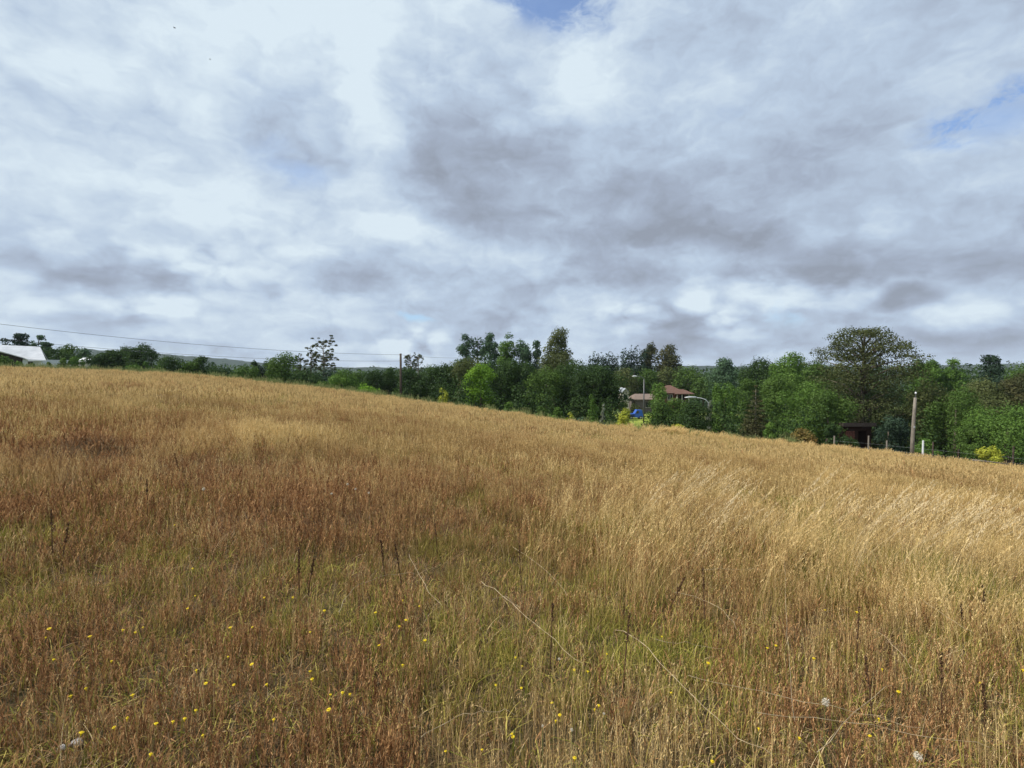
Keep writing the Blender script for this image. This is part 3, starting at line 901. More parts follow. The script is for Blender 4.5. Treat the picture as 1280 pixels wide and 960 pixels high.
# scrub between and under the nearer trees
Ls = []
for px in np.arange(545, 1420, 3.2):
    if 772 < px < 812: continue
    D = (float(edge_depth((px - 640) / 640)) + rng.uniform(12, 34)) if px < 766 else float(edge_depth((px - 640) / 640)) + rng.uniform(9, 26)
    if 812 <= px < 895: D = float(edge_depth((px - 640) / 640)) + rng.uniform(22, 30)
    if 1040 < px < 1100: D = rng.uniform(60, 66)
    x_ = (px - 640) / 640 * D
    zb = float(height(x_, D))
    r = rng.uniform(.8, 1.5)
    for q_ in range(4 if px > 895 or px < 772 else 2):
        Ls.append((x_ + rng.normal(0, .6), D + rng.normal(0, .6), zb + .3 + q_ * r * .95, r * (1 - .12 * q_)))
Vv, Ff, T = lobes_to_leaves(Ls, 60000, 0.19, rng)
me = mesh_np('undergrowth', Vv, Ff, T)
me.materials.append(K['dark'])
tag(link(bpy.data.objects.new('undergrowth', me)), 'dark tangled undergrowth filling the gaps between the tree trunks', 'undergrowth', kind='stuff')

# the air: far things fade slightly to blue
hzm = bpy.data.materials.new('haze_air')
hzm.use_nodes = True
hzm.node_tree.nodes.clear()
q = NG(hzm.node_tree)
pv = q.n('ShaderNodeVolumePrincipled', {'Color': (0.80, 0.88, 1.0, 1), 'Density': 0.00009, 'Anisotropy': 0.0})
oo = q.n('ShaderNodeOutputMaterial')
hzm.node_tree.links.new(pv.outputs[0], oo.inputs['Volume'])
hz = MB().quadbox(-5100, 5100, -3100, 6100, -18, 90).build('haze', hzm)
tag(hz, 'thin bluish air over the whole landscape', 'haze', kind='stuff')

# ------------------------------------------------------------------ buildings
M_white = mat("white_paint", (0.72, 0.73, 0.74), 0.6, 0.4, col2=(0.62, 0.64, 0.66), nscale=1.5)
M_zinc = mat("zinc_roof", (0.40, 0.42, 0.45), 0.5, 0.4, col2=(0.32, 0.34, 0.37), nscale=0.8, metal=0.0)
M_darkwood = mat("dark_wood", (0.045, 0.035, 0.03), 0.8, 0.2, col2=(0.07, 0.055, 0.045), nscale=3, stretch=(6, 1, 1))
M_glass = mat("window_glass", (0.02, 0.025, 0.03), 0.1, 0.6)
M_cream = mat("cream_paint", (0.55, 0.50, 0.42), 0.7, 0.3, col2=(0.48, 0.43, 0.36), nscale=2)
M_tile = mat("brown_roof_tile", (0.115, 0.062, 0.046), 0.8, 0.2, col2=(0.15, 0.085, 0.062), nscale=5)
M_brick = mat("red_brown_wall", (0.19, 0.075, 0.05), 0.85, 0.2, col2=(0.09, 0.035, 0.028), nscale=6)
M_grwall = mat("grey_brown_wall", (0.16, 0.13, 0.115), 0.85, 0.2, col2=(0.12, 0.10, 0.09), nscale=6)
M_shed = mat("red_shed_boards", (0.045, 0.022, 0.016), 0.85, 0.1, col2=(0.03, 0.017, 0.013), nscale=4, stretch=(6, 6, 1))
M_pole = mat("weathered_wood", (0.25, 0.22, 0.18), 0.85, 0.1, col2=(0.17, 0.15, 0.125), nscale=6, stretch=(3, 3, .5))
M_dpole = mat("dark_pole_wood", (0.06, 0.045, 0.035), 0.85, 0.1, col2=(0.09, 0.07, 0.055), nscale=6)
M_steel = mat("galvanised_steel", (0.55, 0.56, 0.57), 0.45, 0.5, metal=0.3, col2=(0.45, 0.46, 0.47), nscale=5)
M_dsteel = mat("dull_steel", (0.10, 0.10, 0.10), 0.5, 0.5, metal=0.4)
M_wire = mat("black_cable", (0.03, 0.03, 0.035), 0.6, 0.3)
M_blue = mat("blue_car_paint", (0.02, 0.10, 0.48), 0.25, 0.6, col2=(0.018, 0.09, 0.44), nscale=2)
M_tyre = mat("black_rubber", (0.02, 0.02, 0.02), 0.8, 0.2)

# barn: ridge runs away to the right; the roof slope faces the meadow
bx, by, bz = at(16, 80)
D0 = 80
pxm = D0 / 640
barn = empty("barn", (at(16, D0)[0], D0, at(16, D0)[2]), "barn with pale metal roof, dark side and white wall, at the photo's left edge", "barn")


def bp(px, py, dd=0.0):
    """local point of the barn from pixel at depth D0+dd"""
    d = D0 + dd
    return ((px - 640) / 640 * d - barn.location.x, dd, EYE + (462 - py) / 640 * d - barn.location.z)


r0, r1 = bp(-60, 428, 4), bp(51, 433.5, 4)
e0, e1 = bp(-60, 421, 0), bp(58, 450, 0)
e1 = bp(58, 450, 0)
em = bp(33, 447.5, 0)
el = bp(-60, 421 + 8, 0)
m = MB()
# front slope follows the photo outline: the eave climbs to the left
A = [bp(-70, 424, 4), bp(51, 433.5, 4), bp(58, 450, 0), bp(36, 449, 0), bp(28, 446.5, 0.3), bp(-70, 417, .3)]
A = [bp(-70, 427.5, 4), bp(51, 433.5, 4), bp(58, 450, 0), bp(36, 449.3, 0), bp(29, 446.6, 0.4), bp(0, 438.5, 1.2), bp(-30, 433.5, 2.2), bp(-70, 430.2, 3.2)]
up = 0.12
n0 = len(m.v)
k = len(A)
for p in A: m.v.append(p)
for p in A: m.v.append((p[0], p[1], p[2] - up))
m.f.append(tuple(range(k)))
m.f.append(tuple(reversed(range(k, 2 * k))))
for i in range(k):
    j = (i + 1) % k
    m.f.append((i, k + i, k + j, j))
# back slope
Bk = [bp(-70, 427.5, 4.003), bp(51, 433.5, 4.003), bp(62, 452, 9), bp(-70, 446, 9)]
n0 = len(m.v)
for p in Bk: m.v.append(p)
for p in Bk: m.v.append((p[0], p[1], p[2] - up))
m.f += [(n0, n0 + 1, n0 + 2, n0 + 3), (n0 + 7, n0 + 6, n0 + 5, n0 + 4)]
for i in range(4):
    j = (i + 1) % 4
    m.f.append((n0 + i, n0 + 4 + i, n0 + 4 + j, n0 + j))
barn_roof = m.build("roof", M_zinc, barn)
m = MB()
c0, c1 = bp(-70, 470, 4.2), bp(29, 470, 4.2)
m.prism([(c0[0], -1.5), (c1[0], -1.5), (c1[0], bp(29, 443, 4.2)[2] - .15), (c0[0], bp(-70, 431.5, 4.2)[2] - .2)], 'y', 4.0, 4.2)
o_ = m.build("side_wall", M_darkwood, barn)
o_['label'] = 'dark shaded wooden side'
c0, c1 = bp(28, 470, 1.2), bp(49, 470, 1.2)
m = MB().quadbox(c0[0], c1[0], 1.3, 8.2, -1.5, bp(40, 449, 1)[2] - .05)
o_ = m.build("wall", M_white, barn)
c0, c1 = bp(35, 460, 1.2), bp(41, 460, 1.2)
f_ = MB().quadbox(c0[0], c1[0], 1.24, 1.297, bp(38, 458, 1.2)[2], bp(38, 452, 1.2)[2]).build("window", M_glass, barn)
c0 = bp(51, 460, 0.4)
MB().quadbox(c0[0], c0[0] + .28, .25, .5, -1.5, bp(51, 450.2, .4)[2]).build("post", M_white, barn)
MB().quadbox(bp(36, 451, 0)[0], bp(58, 451, 0)[0], -.04, .12, bp(40, 451.2, 0)[2], bp(40, 450.3, 0)[2]).build("gutter", M_white, barn)

# small cottage right of the barn
cx_, cy_, cz_ = at(104, 98)
cot = empty("cottage", (cx_, cy_, cz_), "tiny white-roofed cottage half hidden behind bushes right of the barn", "house")
zt = EYE + (462 - 447) / 640 * 98 - cz_
ze = EYE + (462 - 452) / 640 * 98 - cz_
MB().quadbox(-.9, .9, 0, 3, -1, ze).build("wall", M_cream, cot)
MB().prism([(-.2, ze), (3.2, ze), (1.5, zt)], 'x', -1.2, 1.2).build("roof", M_white, cot)
MB().quadbox(-.3, .3, -.03, 0.0 - .002, ze - 1.1, ze - .3).build("window", M_glass, cot)


def house(name, px, D, w, d, ybase_z, zeave, ztop, mw, mr, label, hip=1.0, rz=0.0):
    x, y, z = at(px, D)
    r = empty(name, (x, y, z), label, "house", rz=rz)
    return r, z


# brown house with hipped roof and veranda
hx_, hy_, hz_ = at(848, 128)
hs = empty("house", (hx_, hy_, hz_), "red-brown house with a hipped brown tile roof and a veranda", "house")
P_ = 128 / 640
zE = EYE + (462 - 492) * P_ - hz_
zT = EYE + (462 - 482) * P_ - hz_
xl, xr = -4.0, 2.8
m = MB()
m.quadbox(xl, 0.0, 0.0, 7.5, -1.5, zE)
m.quadbox(0.0, xr - .3, 1.6, 7.4, -1.5, zE)
m.build("wall", M_brick, hs)


def hip(mb, x0, x1, y0, y1, z0, z1, over=.45, hipf=.5):
    x0 -= over; x1 += over; y0 -= over; y1 += over
    run = (y1 - y0) / 2
    xa, xb = x0 + run * hipf * 2, x1 - run * hipf * 2
    if xa > xb: xa = xb = (x0 + x1) / 2
    n = len(mb.v)
    ym = (y0 + y1) / 2
    mb.v += [(x0, y0, z0), (x1, y0, z0), (x1, y1, z0), (x0, y1, z0), (xa, ym, z1), (xb, ym, z1)]
    mb.v += [(x0, y0, z0 - .18), (x1, y0, z0 - .18), (x1, y1, z0 - .18), (x0, y1, z0 - .18)]
    mb.f += [tuple(n + i for i in q) for q in ((0, 1, 5, 4), (1, 2, 5), (2, 3, 4, 5), (3, 0, 4), (0, 6, 7, 1), (1, 7, 8, 2), (2, 8, 9, 3), (3, 9, 6, 0), (9, 8, 7, 6))]
    return mb


hip(MB(), xl, xr - 1.2, 0, 7.5, zE + .18, zT, hipf=.34).build("roof", M_tile, hs)
hip(MB(), -.9, xr + .7, -1.0, 4.6, zE + .02, zE + 1.0, over=.2, hipf=.3).build("veranda_roof", M_tile, hs)
for xx in (-.5, .7, 2.4):
    MB().quadbox(xx - .12, xx + .12, -.85, -.6, -1.5, zE - .165).build("column", M_cream, hs)
w_ = MB().quadbox(-2.6, -1.5, -.04, -.003, zE - 1.5, zE - .35).build("window", M_glass, hs)
mf = MB()
for a_, b_, c_, d_ in ((-2.72, -1.38, zE - 1.62, zE - 1.5), (-2.72, -1.38, zE - .35, zE - .23), (-2.72, -2.6, zE - 1.5, zE - .35), (-1.5, -1.38, zE - 1.5, zE - .35), (-2.1, -2.0, zE - 1.5, zE - .35)):
    mf.quadbox(a_, b_, -.09, -.045, c_, d_)
mf.build("frame", M_cream, w_)
MB().quadbox(1.1, 2.0, 1.55, 1.597, zE - 2.3, zE - .3).build("door", M_glass, hs)
MB().quadbox(.85, 1.6, 1.55, 1.597, zE - 1.6, zE - .5).build("window", M_glass, hs)
MB().quadbox(-.4, 2.4, -.8, -.72, zE - 2.7, zE - 2.0).build("railing", M_brick, hs)

# lower grey-brown cottage
hx_, hy_, hz_ = at(808, 120)
h2 = empty("house", (hx_, hy_, hz_), "low grey-brown cottage behind the tall street lamp", "house")
P_ = 120 / 640
zE = EYE + (462 - 500) * P_ - hz_
zT = EYE + (462 - 493) * P_ - hz_
MB().quadbox(-2.6, 3, 0, 6, -1.5, zE).build("wall", M_grwall, h2)
hip(MB(), -2.6, 3, 0, 6, zE + .18, zT, hipf=.15).build("roof", mat("faded_roof_tile", (0.17, 0.125, 0.10), .85, .2, col2=(.21, .16, .13), nscale=4), h2)
MB().quadbox(-.1, 1.0, -.05, -.003, zE - 1.7, zE - .6).build("window", M_glass, h2)
MB().quadbox(-.2, 1.1, -.08, -.052, zE - 1.82, zE - 1.7).build("window_sill", M_cream, h2)

# white gabled house sliver
hx_, hy_, hz_ = at(782, 118)
h3 = empty("house", (hx_, hy_, hz_), "white gabled house glimpsed between the wood and the brownish leafy tree", "house")
P_ = 118 / 640
zE = EYE + (462 - 491) * P_ - hz_
zT = EYE + (462 - 486) * P_ - hz_
MB().prism([(-.8, -1), (.8, -1), (.8, zE), (0, zT), (-.8, zE)], 'y', 0, 5).build("wall", M_cream, h3)
m = MB()
m.prism([(-1.0, zE - .1), (0, zT + .03), (0, zT + .15), (-1.0, zE + .02)], 'y', -.25, 5.2)
m.prism([(1.0, zE - .1), (0.002, zT + .03), (0.002, zT + .15), (1.0, zE + .02)], 'y', -.25, 5.2)
m.build("roof", M_zinc, h3)
MB().quadbox(-.45, .45, -.04, -.003, zE - 1.5, zE - .5).build("window", M_glass, h3)

# blue car beside the lamp
cx_, cy_, _ = at(796, 106)
cz_ = EYE + (462 - 520.5) / 640 * 92
zg = float(height(cx_, cy_))
cz_ = zg
car = empty("parked_car", (cx_, cy_, cz_), "blue van parked on the lawn beside the tall street lamp", "car")
prof = [(-2.0, .35), (1.15, .35), (1.2, .9), (1.05, 1.1), (.95, 1.85), (-.1, 1.9), (-.55, 1.15), (-1.85, 1.0), (-2.05, .7)]
o_ = MB().prism(prof, 'y', -.85, .85).build("body", M_blue, car)
MB().prism([(-.42, 1.2), (-.08, 1.72), (.25, 1.72), (.25, 1.2)], 'y', -.87, -.853).build("window", M_glass, car)
MB().prism([(-1.85, .38), (-.6, .38), (-.62, 1.0), (-1.8, .92)], 'y', -.865, -.852).build("door", mat("dark_blue_door", (0.012, .03, .12), .3, .5), car)
for wx in (-1.35, .65):
    for sy_ in (-.8, .8):
        m = MB().tube([(wx, sy_ - .1, .33), (wx, sy_ + .1, .33)], .33, 14)
        t_ = m.build("wheel", M_tyre, car)
        MB().tube([(wx, sy_ - .115, .33), (wx, sy_ + .115, .33)], .17, 10).build("rim", M_steel, t_)
# the ground under the van: mown lawn patch seen as bright green
lx, ly, lz = at(806, 78)
gxs = np.linspace(at(786, 66)[0] - 1, at(822, 104)[0] + 3, 24)
gys = np.linspace(60, 116, 40)
A_, B_ = np.meshgrid(gxs, gys)
Z_ = height(A_, B_) + 0.03
ii = np.arange(A_.size).reshape(A_.shape)
F = np.stack([ii[:-1, :-1], ii[:-1, 1:], ii[1:, 1:], ii[1:, :-1]], -1).reshape(-1, 4)
me = mesh_np('lawn', np.stack([A_, B_, Z_], -1).reshape(-1, 3), F)
me.materials.append(mat("mown_lawn", (0.20, 0.27, 0.035), .95, .1, col2=(.28, .30, .06), nscale=.6))
tag(link(bpy.data.objects.new('lawn', me)), 'bright green mown lawn around the lamp', 'lawn', kind='structure')

# red-brown shed under the giant tree
sx_, sy_, sz_ = at(1073, 53)
shed = empty("shed", (sx_, sy_, sz_), "red-brown board shed with a dark doorway under the giant tree", "shed")
P_ = 53 / 640
zE = EYE + (462 - 533) * P_ - sz_
m = MB()
m.quadbox(-1.45, .1, 0, 2.2, -.6, zE)
m.quadbox(1.0, 1.45, 0, 2.2, -.6, zE)
m.quadbox(.1, 1.0, 0, 2.2, zE - .5, zE)
m.quadbox(.1, 1.0, 1.9, 2.2, -.6, zE - .5)
m.build("wall", M_shed, shed)
MB().prism([(-.35, zE + .003), (2.5, zE + .003), (2.5, zE + .1), (-.35, zE + .4)], 'x', -1.7, 1.7).build("roof", M_darkwood, shed)
MB().quadbox(-1.2, -.3, -.05, -.003, .2, zE - .5).build("board_panel", M_brick, shed)

# ------------------------------------------------------------------ poles, lamps, wires, fence
px_, py_, pz_ = at(1142, 41)
pole = empty("power_pole", (px_, py_, pz_), "pale weathered wooden power pole at the right end of the meadow", "pole")
zt = EYE + (462 - 497) / 640 * 41 - pz_
m = MB().tube([(0, 0, -.4), (.03, 0, zt * .35), (.11, 0, zt * .75), (.17, 0, zt)], [.15, .135, .12, .10], 12)
m.build("shaft", M_pole, pole, smooth=True)
MB().tube([(.2, 0, zt - .35), (.2, 0, zt + .3)], .035, 8).build("bracket", M_dsteel, pole)
MB().tube([(.2, 0, zt + .302), (.2, 0, zt + .36), (.2, 0, zt + .40), (.2, 0, zt + .46)], [.05, .075, .06, .02], 10).build("insulator", M_white, pole)
MB().quadbox(-.04, .06, -.2, -.168, 2.6, 2.75).build("plate", M_steel, pole)

Dp = 66
px_, py_, pz_ = at(501, Dp)
pole2 = empty("power_pole", (px_, py_, pz_), "dark thin power pole rising above the wood left of centre", "pole")
zt2 = EYE + (462 - 442) / 640 * Dp - pz_
MB().tube([(0, 0, -.4), (0, 0, zt2)], [.17, .13], 10).build("shaft", M_dpole, pole2, smooth=True)
for k_, zz in enumerate((.12, .9)):
    MB().tube([(-.14, 0, zt2 - zz), (-.30, 0, zt2 - zz)], .035, 6).build("insulator", M_white, pole2)
# neighbour pole beyond the left edge carries the same wires
Xl, Dl = -1.36, 40
pole3 = empty("power_pole", (Xl * Dl, Dl, float(height(Xl * Dl, Dl))), "dark power pole beyond the left edge that carries the two wires", "pole")
zt3 = EYE + 5.6 - pole3.location.z
MB().tube([(0, 0, -.4), (0, 0, zt3)], [.18, .14], 10).build("shaft", M_dpole, pole3, smooth=True)


def wire(p, q_, sag, label, r=.017):
    pts = []
    for i in range(33):
        t = i / 32
        v = Vector(p).lerp(Vector(q_), t)
        v.z -= 4 * sag * t * (1 - t)
        pts.append(tuple(v))
    o = MB().tube(pts, r, 5).build("overhead_wire", M_wire, None)
    tag(o, label, 'wire')


pT = (px_, py_, EYE + (462 - 443.5) / 640 * Dp)
wire((Xl * Dl, Dl, EYE + 5.5), pT, .95, 'upper black overhead wire running from the left edge to the dark pole', .016)
wire((Xl * Dl, Dl, EYE + 4.0), (pT[0], pT[1], pT[2] - .8), .95, 'lower fainter overhead wire running from the left edge to the dark pole', .014)
wire(pT, (at(592, 84)[0], 84, EYE + (462 - 447) / 640 * 84), .2, 'short overhead wire from the dark pole to the trees on its right', .014)


def street_lamp(px, D, ytop, arm, yhead, label, r=.07, headr=.16, headl=.7, sm=M_dsteel, am=M_dsteel):
    x, y, z = at(px, D)
    o = empty("street_lamp", (x, y, z), label, 'street lamp')
    p = D / 640
    zt = EYE + (462 - ytop) * p - z
    zh = EYE + (462 - yhead) * p - z
    a = arm * p
    MB().tube([(0, 0, -.3), (0, 0, zt)], [r * 1.3, r], 10).build("pole", sm, o, smooth=True)
    pts = []
    for t in np.linspace(0, 1, 9):
        pts.append((a * (1 - math.cos(t * math.pi / 2)) if abs(a) < 2 else a * t, 0, zt - .02 + (zh - zt) * math.sin(t * math.pi / 2)))
    MB().tube(pts, r * .6, 8).build("arm", am, o, smooth=True)
    sgn = -1 if a < 0 else 1
    hx0 = pts[-1][0]
    h_ = MB().tube([(hx0 - sgn * .05, 0, zh), (hx0 + sgn * .12, 0, zh + .03), (hx0 + sgn * headl * .6, 0, zh + .03), (hx0 + sgn * headl, 0, zh + .01)], [.05, headr * .8, headr, .04], 10)
    h_.build("lamp_head", M_steel, o, smooth=True)
    return o


street_lamp(805, 88, 474, -9, 470.5, 'tall dark street lamp with a small pale head, beside the blue van', r=.10, headl=.8)
street_lamp(886, 72, 505, -15, 497, 'low street lamp with a curved bright white arm beside the willow', r=.08, am=M_white, headl=1.7, headr=.16)

# fence
fx = [(1044, 545, 'f'), (1087, 545, 'f'), (1110, 551, 'f'), (1155.5, 551, 'w'), (1168, 553, 'd'), (1200, 562, 'd'), (1235, 562, 'd'), (1269, 558, 'd'), (1310, 565, 'd')]
x0, y0, z0 = at(1155, 42.5)
fence = empty("wire_fence", (x0, y0, z0), "post and wire fence along the right end of the meadow", "fence")
posts = []
for (px, yt, k_) in fx:
    D = 43.2 - (px - 1044) / 240 * 2.6
    x, y, z = at(px, D)
    ztp = EYE + (462 - yt) / 640 * D
    r_ = .065 if k_ != 'w' else .075
    lx_, ly_, lz_ = x - x0, y - y0, z - z0
    o_ = MB().tube([(lx_, ly_, lz_ - .4), (lx_ + .02, ly_, ztp - z0)], [r_, r_ * .9], 8).build("post", M_white if k_ == 'w' else (M_pole if k_ == 'f' else M_dpole), fence)
    if k_ == 'w': o_['label'] = 'pale whitish fence post, the brightest of the row'
    posts.append((lx_, ly_, lz_))
for hh in (.55, .95):
    MB().tube([(p[0], p[1] - .06, p[2] + hh) for p in posts], .0035, 4).build("wire", M_steel, fence)


def fallen(px0, y0_, px1, y1_, D, label):
    xa, _, _ = at(px0, D)
    xb, _, _ = at(px1, D)
    za = EYE + (462 - y0_) / 640 * D
    zb = EYE + (462 - y1_) / 640 * D
    o = MB().tube([(xa, D, za), ((xa + xb) / 2, D, (za + zb) / 2 + .03), (xb, D, zb)], [.05, .045, .035], 8).build("fallen_rail", M_pole, None, smooth=True)
    tag(o, label, 'wooden rail', 'pale rails lying along the fence')


fallen(1132, 569.5, 1176, 573, 39.3, 'pale fallen rail at the foot of the pale power pole')
fallen(1218, 575.5, 1264, 581, 38.2, 'pale fallen rail in front of the yellow-green bush at the fence')

# two birds high up
for (px, py, sz, lab) in ((226, 43, 1.0, 'tiny dark bird high in the clouds, the upper and larger of two'), (269, 81, .7, 'tinier dark bird lower right of the other one in the clouds')):
    D = 90
    o = empty("bird", ((px - 640) / 640 * D, D, EYE + (462 - py) / 640 * D), lab, 'bird')
    MB().tube([(-.2 * sz, 0, 0), (-.1 * sz, 0, .02), (.08 * sz, 0, .03), (.16 * sz, 0, .05), (.22 * sz, 0, .04)], [.01, .05 * sz, .055 * sz, .035 * sz, .005], 8).build("body", M_tyre, o, smooth=True)
    for s_ in (-1, 1):
        MB().prism([(-.05 * sz, .0), (.07 * sz, 0), (.03 * sz, s_ * .22 * sz), (-.06 * sz, s_ * .34 * sz)], 'z', .03, .04).build("wing", M_tyre, o)

# ------------------------------------------------------------------ meadow
def tuft(rng, nb, radius, h0, h1, width, bend, lean=(0, 0), head=None, headn=7, heads=0.012, tint=(0, 1), seg=4, headlen=.22, tip=.15):
    """tapered ribbon blades; optional seed head as small quads near the tip"""
    ang = rng.uniform(0, 2 * np.pi, nb)
    rr = radius * np.sqrt(rng.random(nb))
    bx_ = np.cos(ang) * rr
    by_ = np.sin(ang) * rr
    hgt = rng.uniform(h0, h1, nb)
    ba = rng.uniform(0, 2 * np.pi, nb)
    bm = bend * rng.uniform(.2, 1.0, nb) * hgt
    dxs = np.cos(ba) * bm + lean[0] * hgt
    dys = np.sin(ba) * bm + lean[1] * hgt
    wa = rng.uniform(0, 2 * np.pi, nb)
    wx, wy = np.cos(wa), np.sin(wa)
    ts = np.linspace(0, 1, seg + 1)
    Vs, Fs, Ts = [], [], []
    tn = rng.uniform(tint[0], tint[1], nb)
    wd = width * rng.uniform(.6, 1.3, nb)
    curve = lambda t: (bx_ + dxs * t ** 1.8, by_ + dys * t ** 1.8, hgt * (t - 0.5 * np.minimum(.9, (bm / hgt)) ** 2 * t ** 2.4))
    for t in ts:
        x, y, z = curve(t)
        w = wd * (1 - t * (1 - tip)) * .5
        Vs.append(np.stack([x - wx * w, y - wy * w, z - 0.02], -1))
        Vs.append(np.stack([x + wx * w, y + wy * w, z - 0.02], -1))
    Vv = np.stack(Vs, 0)            # (2(seg+1), nb, 3)
    base = np.arange(nb)
    for i in range(seg):
        a = (2 * i) * nb + base
        b = (2 * i + 1) * nb + base
        c_ = (2 * i + 3) * nb + base
        d = (2 * i + 2) * nb + base
        Fs.append(np.stack([a, b, c_, d], -1))
        Ts.append(tn)
    Vout = Vv.reshape(-1, 3)
    Fout = np.concatenate(Fs)
    Tout = np.concatenate(Ts)
    if head:
        C, T2 = [], []
        for j in range(headn):
            t = 1 - headlen * (j / max(1, headn - 1)) + rng.uniform(-.01, .01, nb)
            x, y, z = curve(np.clip(t, 0, 1))
            jit = heads * (.45 if head == 'spike' else .9 * np.sin(np.pi * (j + .5) / headn))
            C.append(np.stack([x, y, z - .02], -1) + rng.normal(0, 1, (nb, 3)) * jit * np.array([1, 1, .6]))
            T2.append(np.clip(tn + rng.uniform(-.1, .3, nb), 0, 1))
        C = np.concatenate(C)
        n_ = len(C)
        wa2 = rng.uniform(0, 2 * np.pi, n_)
        ux = np.stack([np.cos(wa2), np.sin(wa2), rng.normal(0, .3, n_)], -1) * (heads * .38 * rng.uniform(.6, 1.3, n_))[:, None]
        uz = np.stack([np.tile(dxs / hgt, headn), np.tile(dys / hgt, headn), np.ones(n_)], -1) + rng.normal(0, .35, (n_, 3))
        uz *= (heads * 1.5 * rng.uniform(.7, 1.3, n_))[:, None]
        hv = np.stack([C - ux, C - uz * .5 * 0 - uz, C + ux, C + uz], 1).reshape(-1, 3)
        hf = np.arange(4 * n_).reshape(n_, 4)
        Fout = np.concatenate([Fout, hf + len(Vout)])
        Vout = np.concatenate([Vout, hv])
        Tout = np.concatenate([Tout, np.concatenate(T2)])
    return Vout, Fout, Tout


def join(parts):
    Vs, Fs, Ts = [], [], []
    n = 0
    for v, f, t in parts:
        Vs.append(v); Fs.append(f + n); Ts.append(t)
        n += len(v)
    return np.concatenate(Vs), np.concatenate(Fs), np.concatenate(Ts)


def proto(name, parts, mats):
    """parts: list of (v,f,t,matindex)"""
    v, f, t = join([p[:3] for p in parts])
    me = mesh_np(name, v, f, t)
    mi = np.concatenate([np.full(len(p[1]), p[3], dtype=np.int32) for p in parts])
    for m in mats: me.materials.append(m)
    me.polygons.foreach_set('material_index', mi)
    me.update()
    return bpy.data.objects.new(name, me)


def scatter(name, protos, P3, rotz, scl, patch, label, cat):
    """one stuff object: instances protos on the points"""
    me = bpy.data.meshes.new(name)
    me.vertices.add(len(P3))
    me.vertices.foreach_set('co', np.asarray(P3, np.float32).ravel())
    for nm, arr in (('rotz', rotz), ('scl', scl), ('patch', patch)):
        a = me.attributes.new(nm, 'FLOAT', 'POINT')
        a.data.foreach_set('value', np.asarray(arr, np.float32))
    o = link(bpy.data.objects.new(name, me))
    t = bpy.data.node_groups.new(name, 'GeometryNodeTree')
    t.interface.new_socket('Geometry', in_out='INPUT', socket_type='NodeSocketGeometry')
    t.interface.new_socket('Geometry', in_out='OUTPUT', socket_type='NodeSocketGeometry')
    gi = t.nodes.new('NodeGroupInput')
    go = t.nodes.new('NodeGroupOutput')
    iop = t.nodes.new('GeometryNodeInstanceOnPoints')
    jg = t.nodes.new('GeometryNodeGeometryToInstance')
    for pr in protos:
        oi = t.nodes.new('GeometryNodeObjectInfo')
        oi.inputs[0].default_value = pr
        oi.inputs['As Instance'].default_value = False
        t.links.new(oi.outputs['Geometry'], jg.inputs[0])
    def na(nm, typ='FLOAT'):
        n = t.nodes.new('GeometryNodeInputNamedAttribute')
        n.data_type = typ
        n.inputs[0].default_value = nm
        return n.outputs[0]
    cx = t.nodes.new('ShaderNodeCombineXYZ')
    t.links.new(na('rotz'), cx.inputs[2])
    t.links.new(gi.outputs[0], iop.inputs['Points'])
    t.links.new(jg.outputs[0], iop.inputs['Instance'])
    iop.inputs['Pick Instance'].default_value = True
    t.links.new(cx.outputs[0], iop.inputs['Rotation'])
    t.links.new(na('scl'), iop.inputs['Scale'])
    t.links.new(iop.outputs[0], go.inputs[0])
    md = o.modifiers.new('scatter', 'NODES')
    md.node_group = t
    tag(o, label, cat, kind='stuff')
    return o


STRAW = plant_mat("dry_straw", [(0.21, 0.14, 0.052), (0.54, 0.375, 0.145), (0.86, 0.65, 0.31)], .3, 'patch',
                  patch_cols=[(0.14, 0.075, 0.033), (0.35, 0.205, 0.078), (0.62, 0.40, 0.18)])
GREEN = plant_mat("green_blades", [(0.08, 0.10, 0.018), (0.28, 0.28, 0.045), (0.74, 0.62, 0.17)], .35, 'patch',
                  patch_cols=[(0.16, 0.12, 0.035), (0.27, 0.19, 0.06), (0.34, 0.24, 0.10)])
REDB = plant_mat("red_brown_sorrel", [(0.10, 0.048, 0.025), (0.28, 0.14, 0.06), (0.60, 0.35, 0.16)], .2)
DEAD = plant_mat("dead_blades", [(0.12, 0.075, 0.036), (0.36, 0.235, 0.11), (0.85, 0.65, 0.38)], .2, 'patch',
                 patch_cols=[(0.15, 0.09, 0.05), (0.24, 0.15, 0.09), (0.34, 0.22, 0.14)])
DARKS = plant_mat("dark_seed_stalk", [(0.06, 0.035, 0.02), (0.10, 0.055, 0.03), (0.16, 0.09, 0.05)], .05)
PALE = plant_mat("pale_stalk", [(0.50, 0.38, 0.20), (0.62, 0.50, 0.30), (0.74, 0.64, 0.44)], .25)


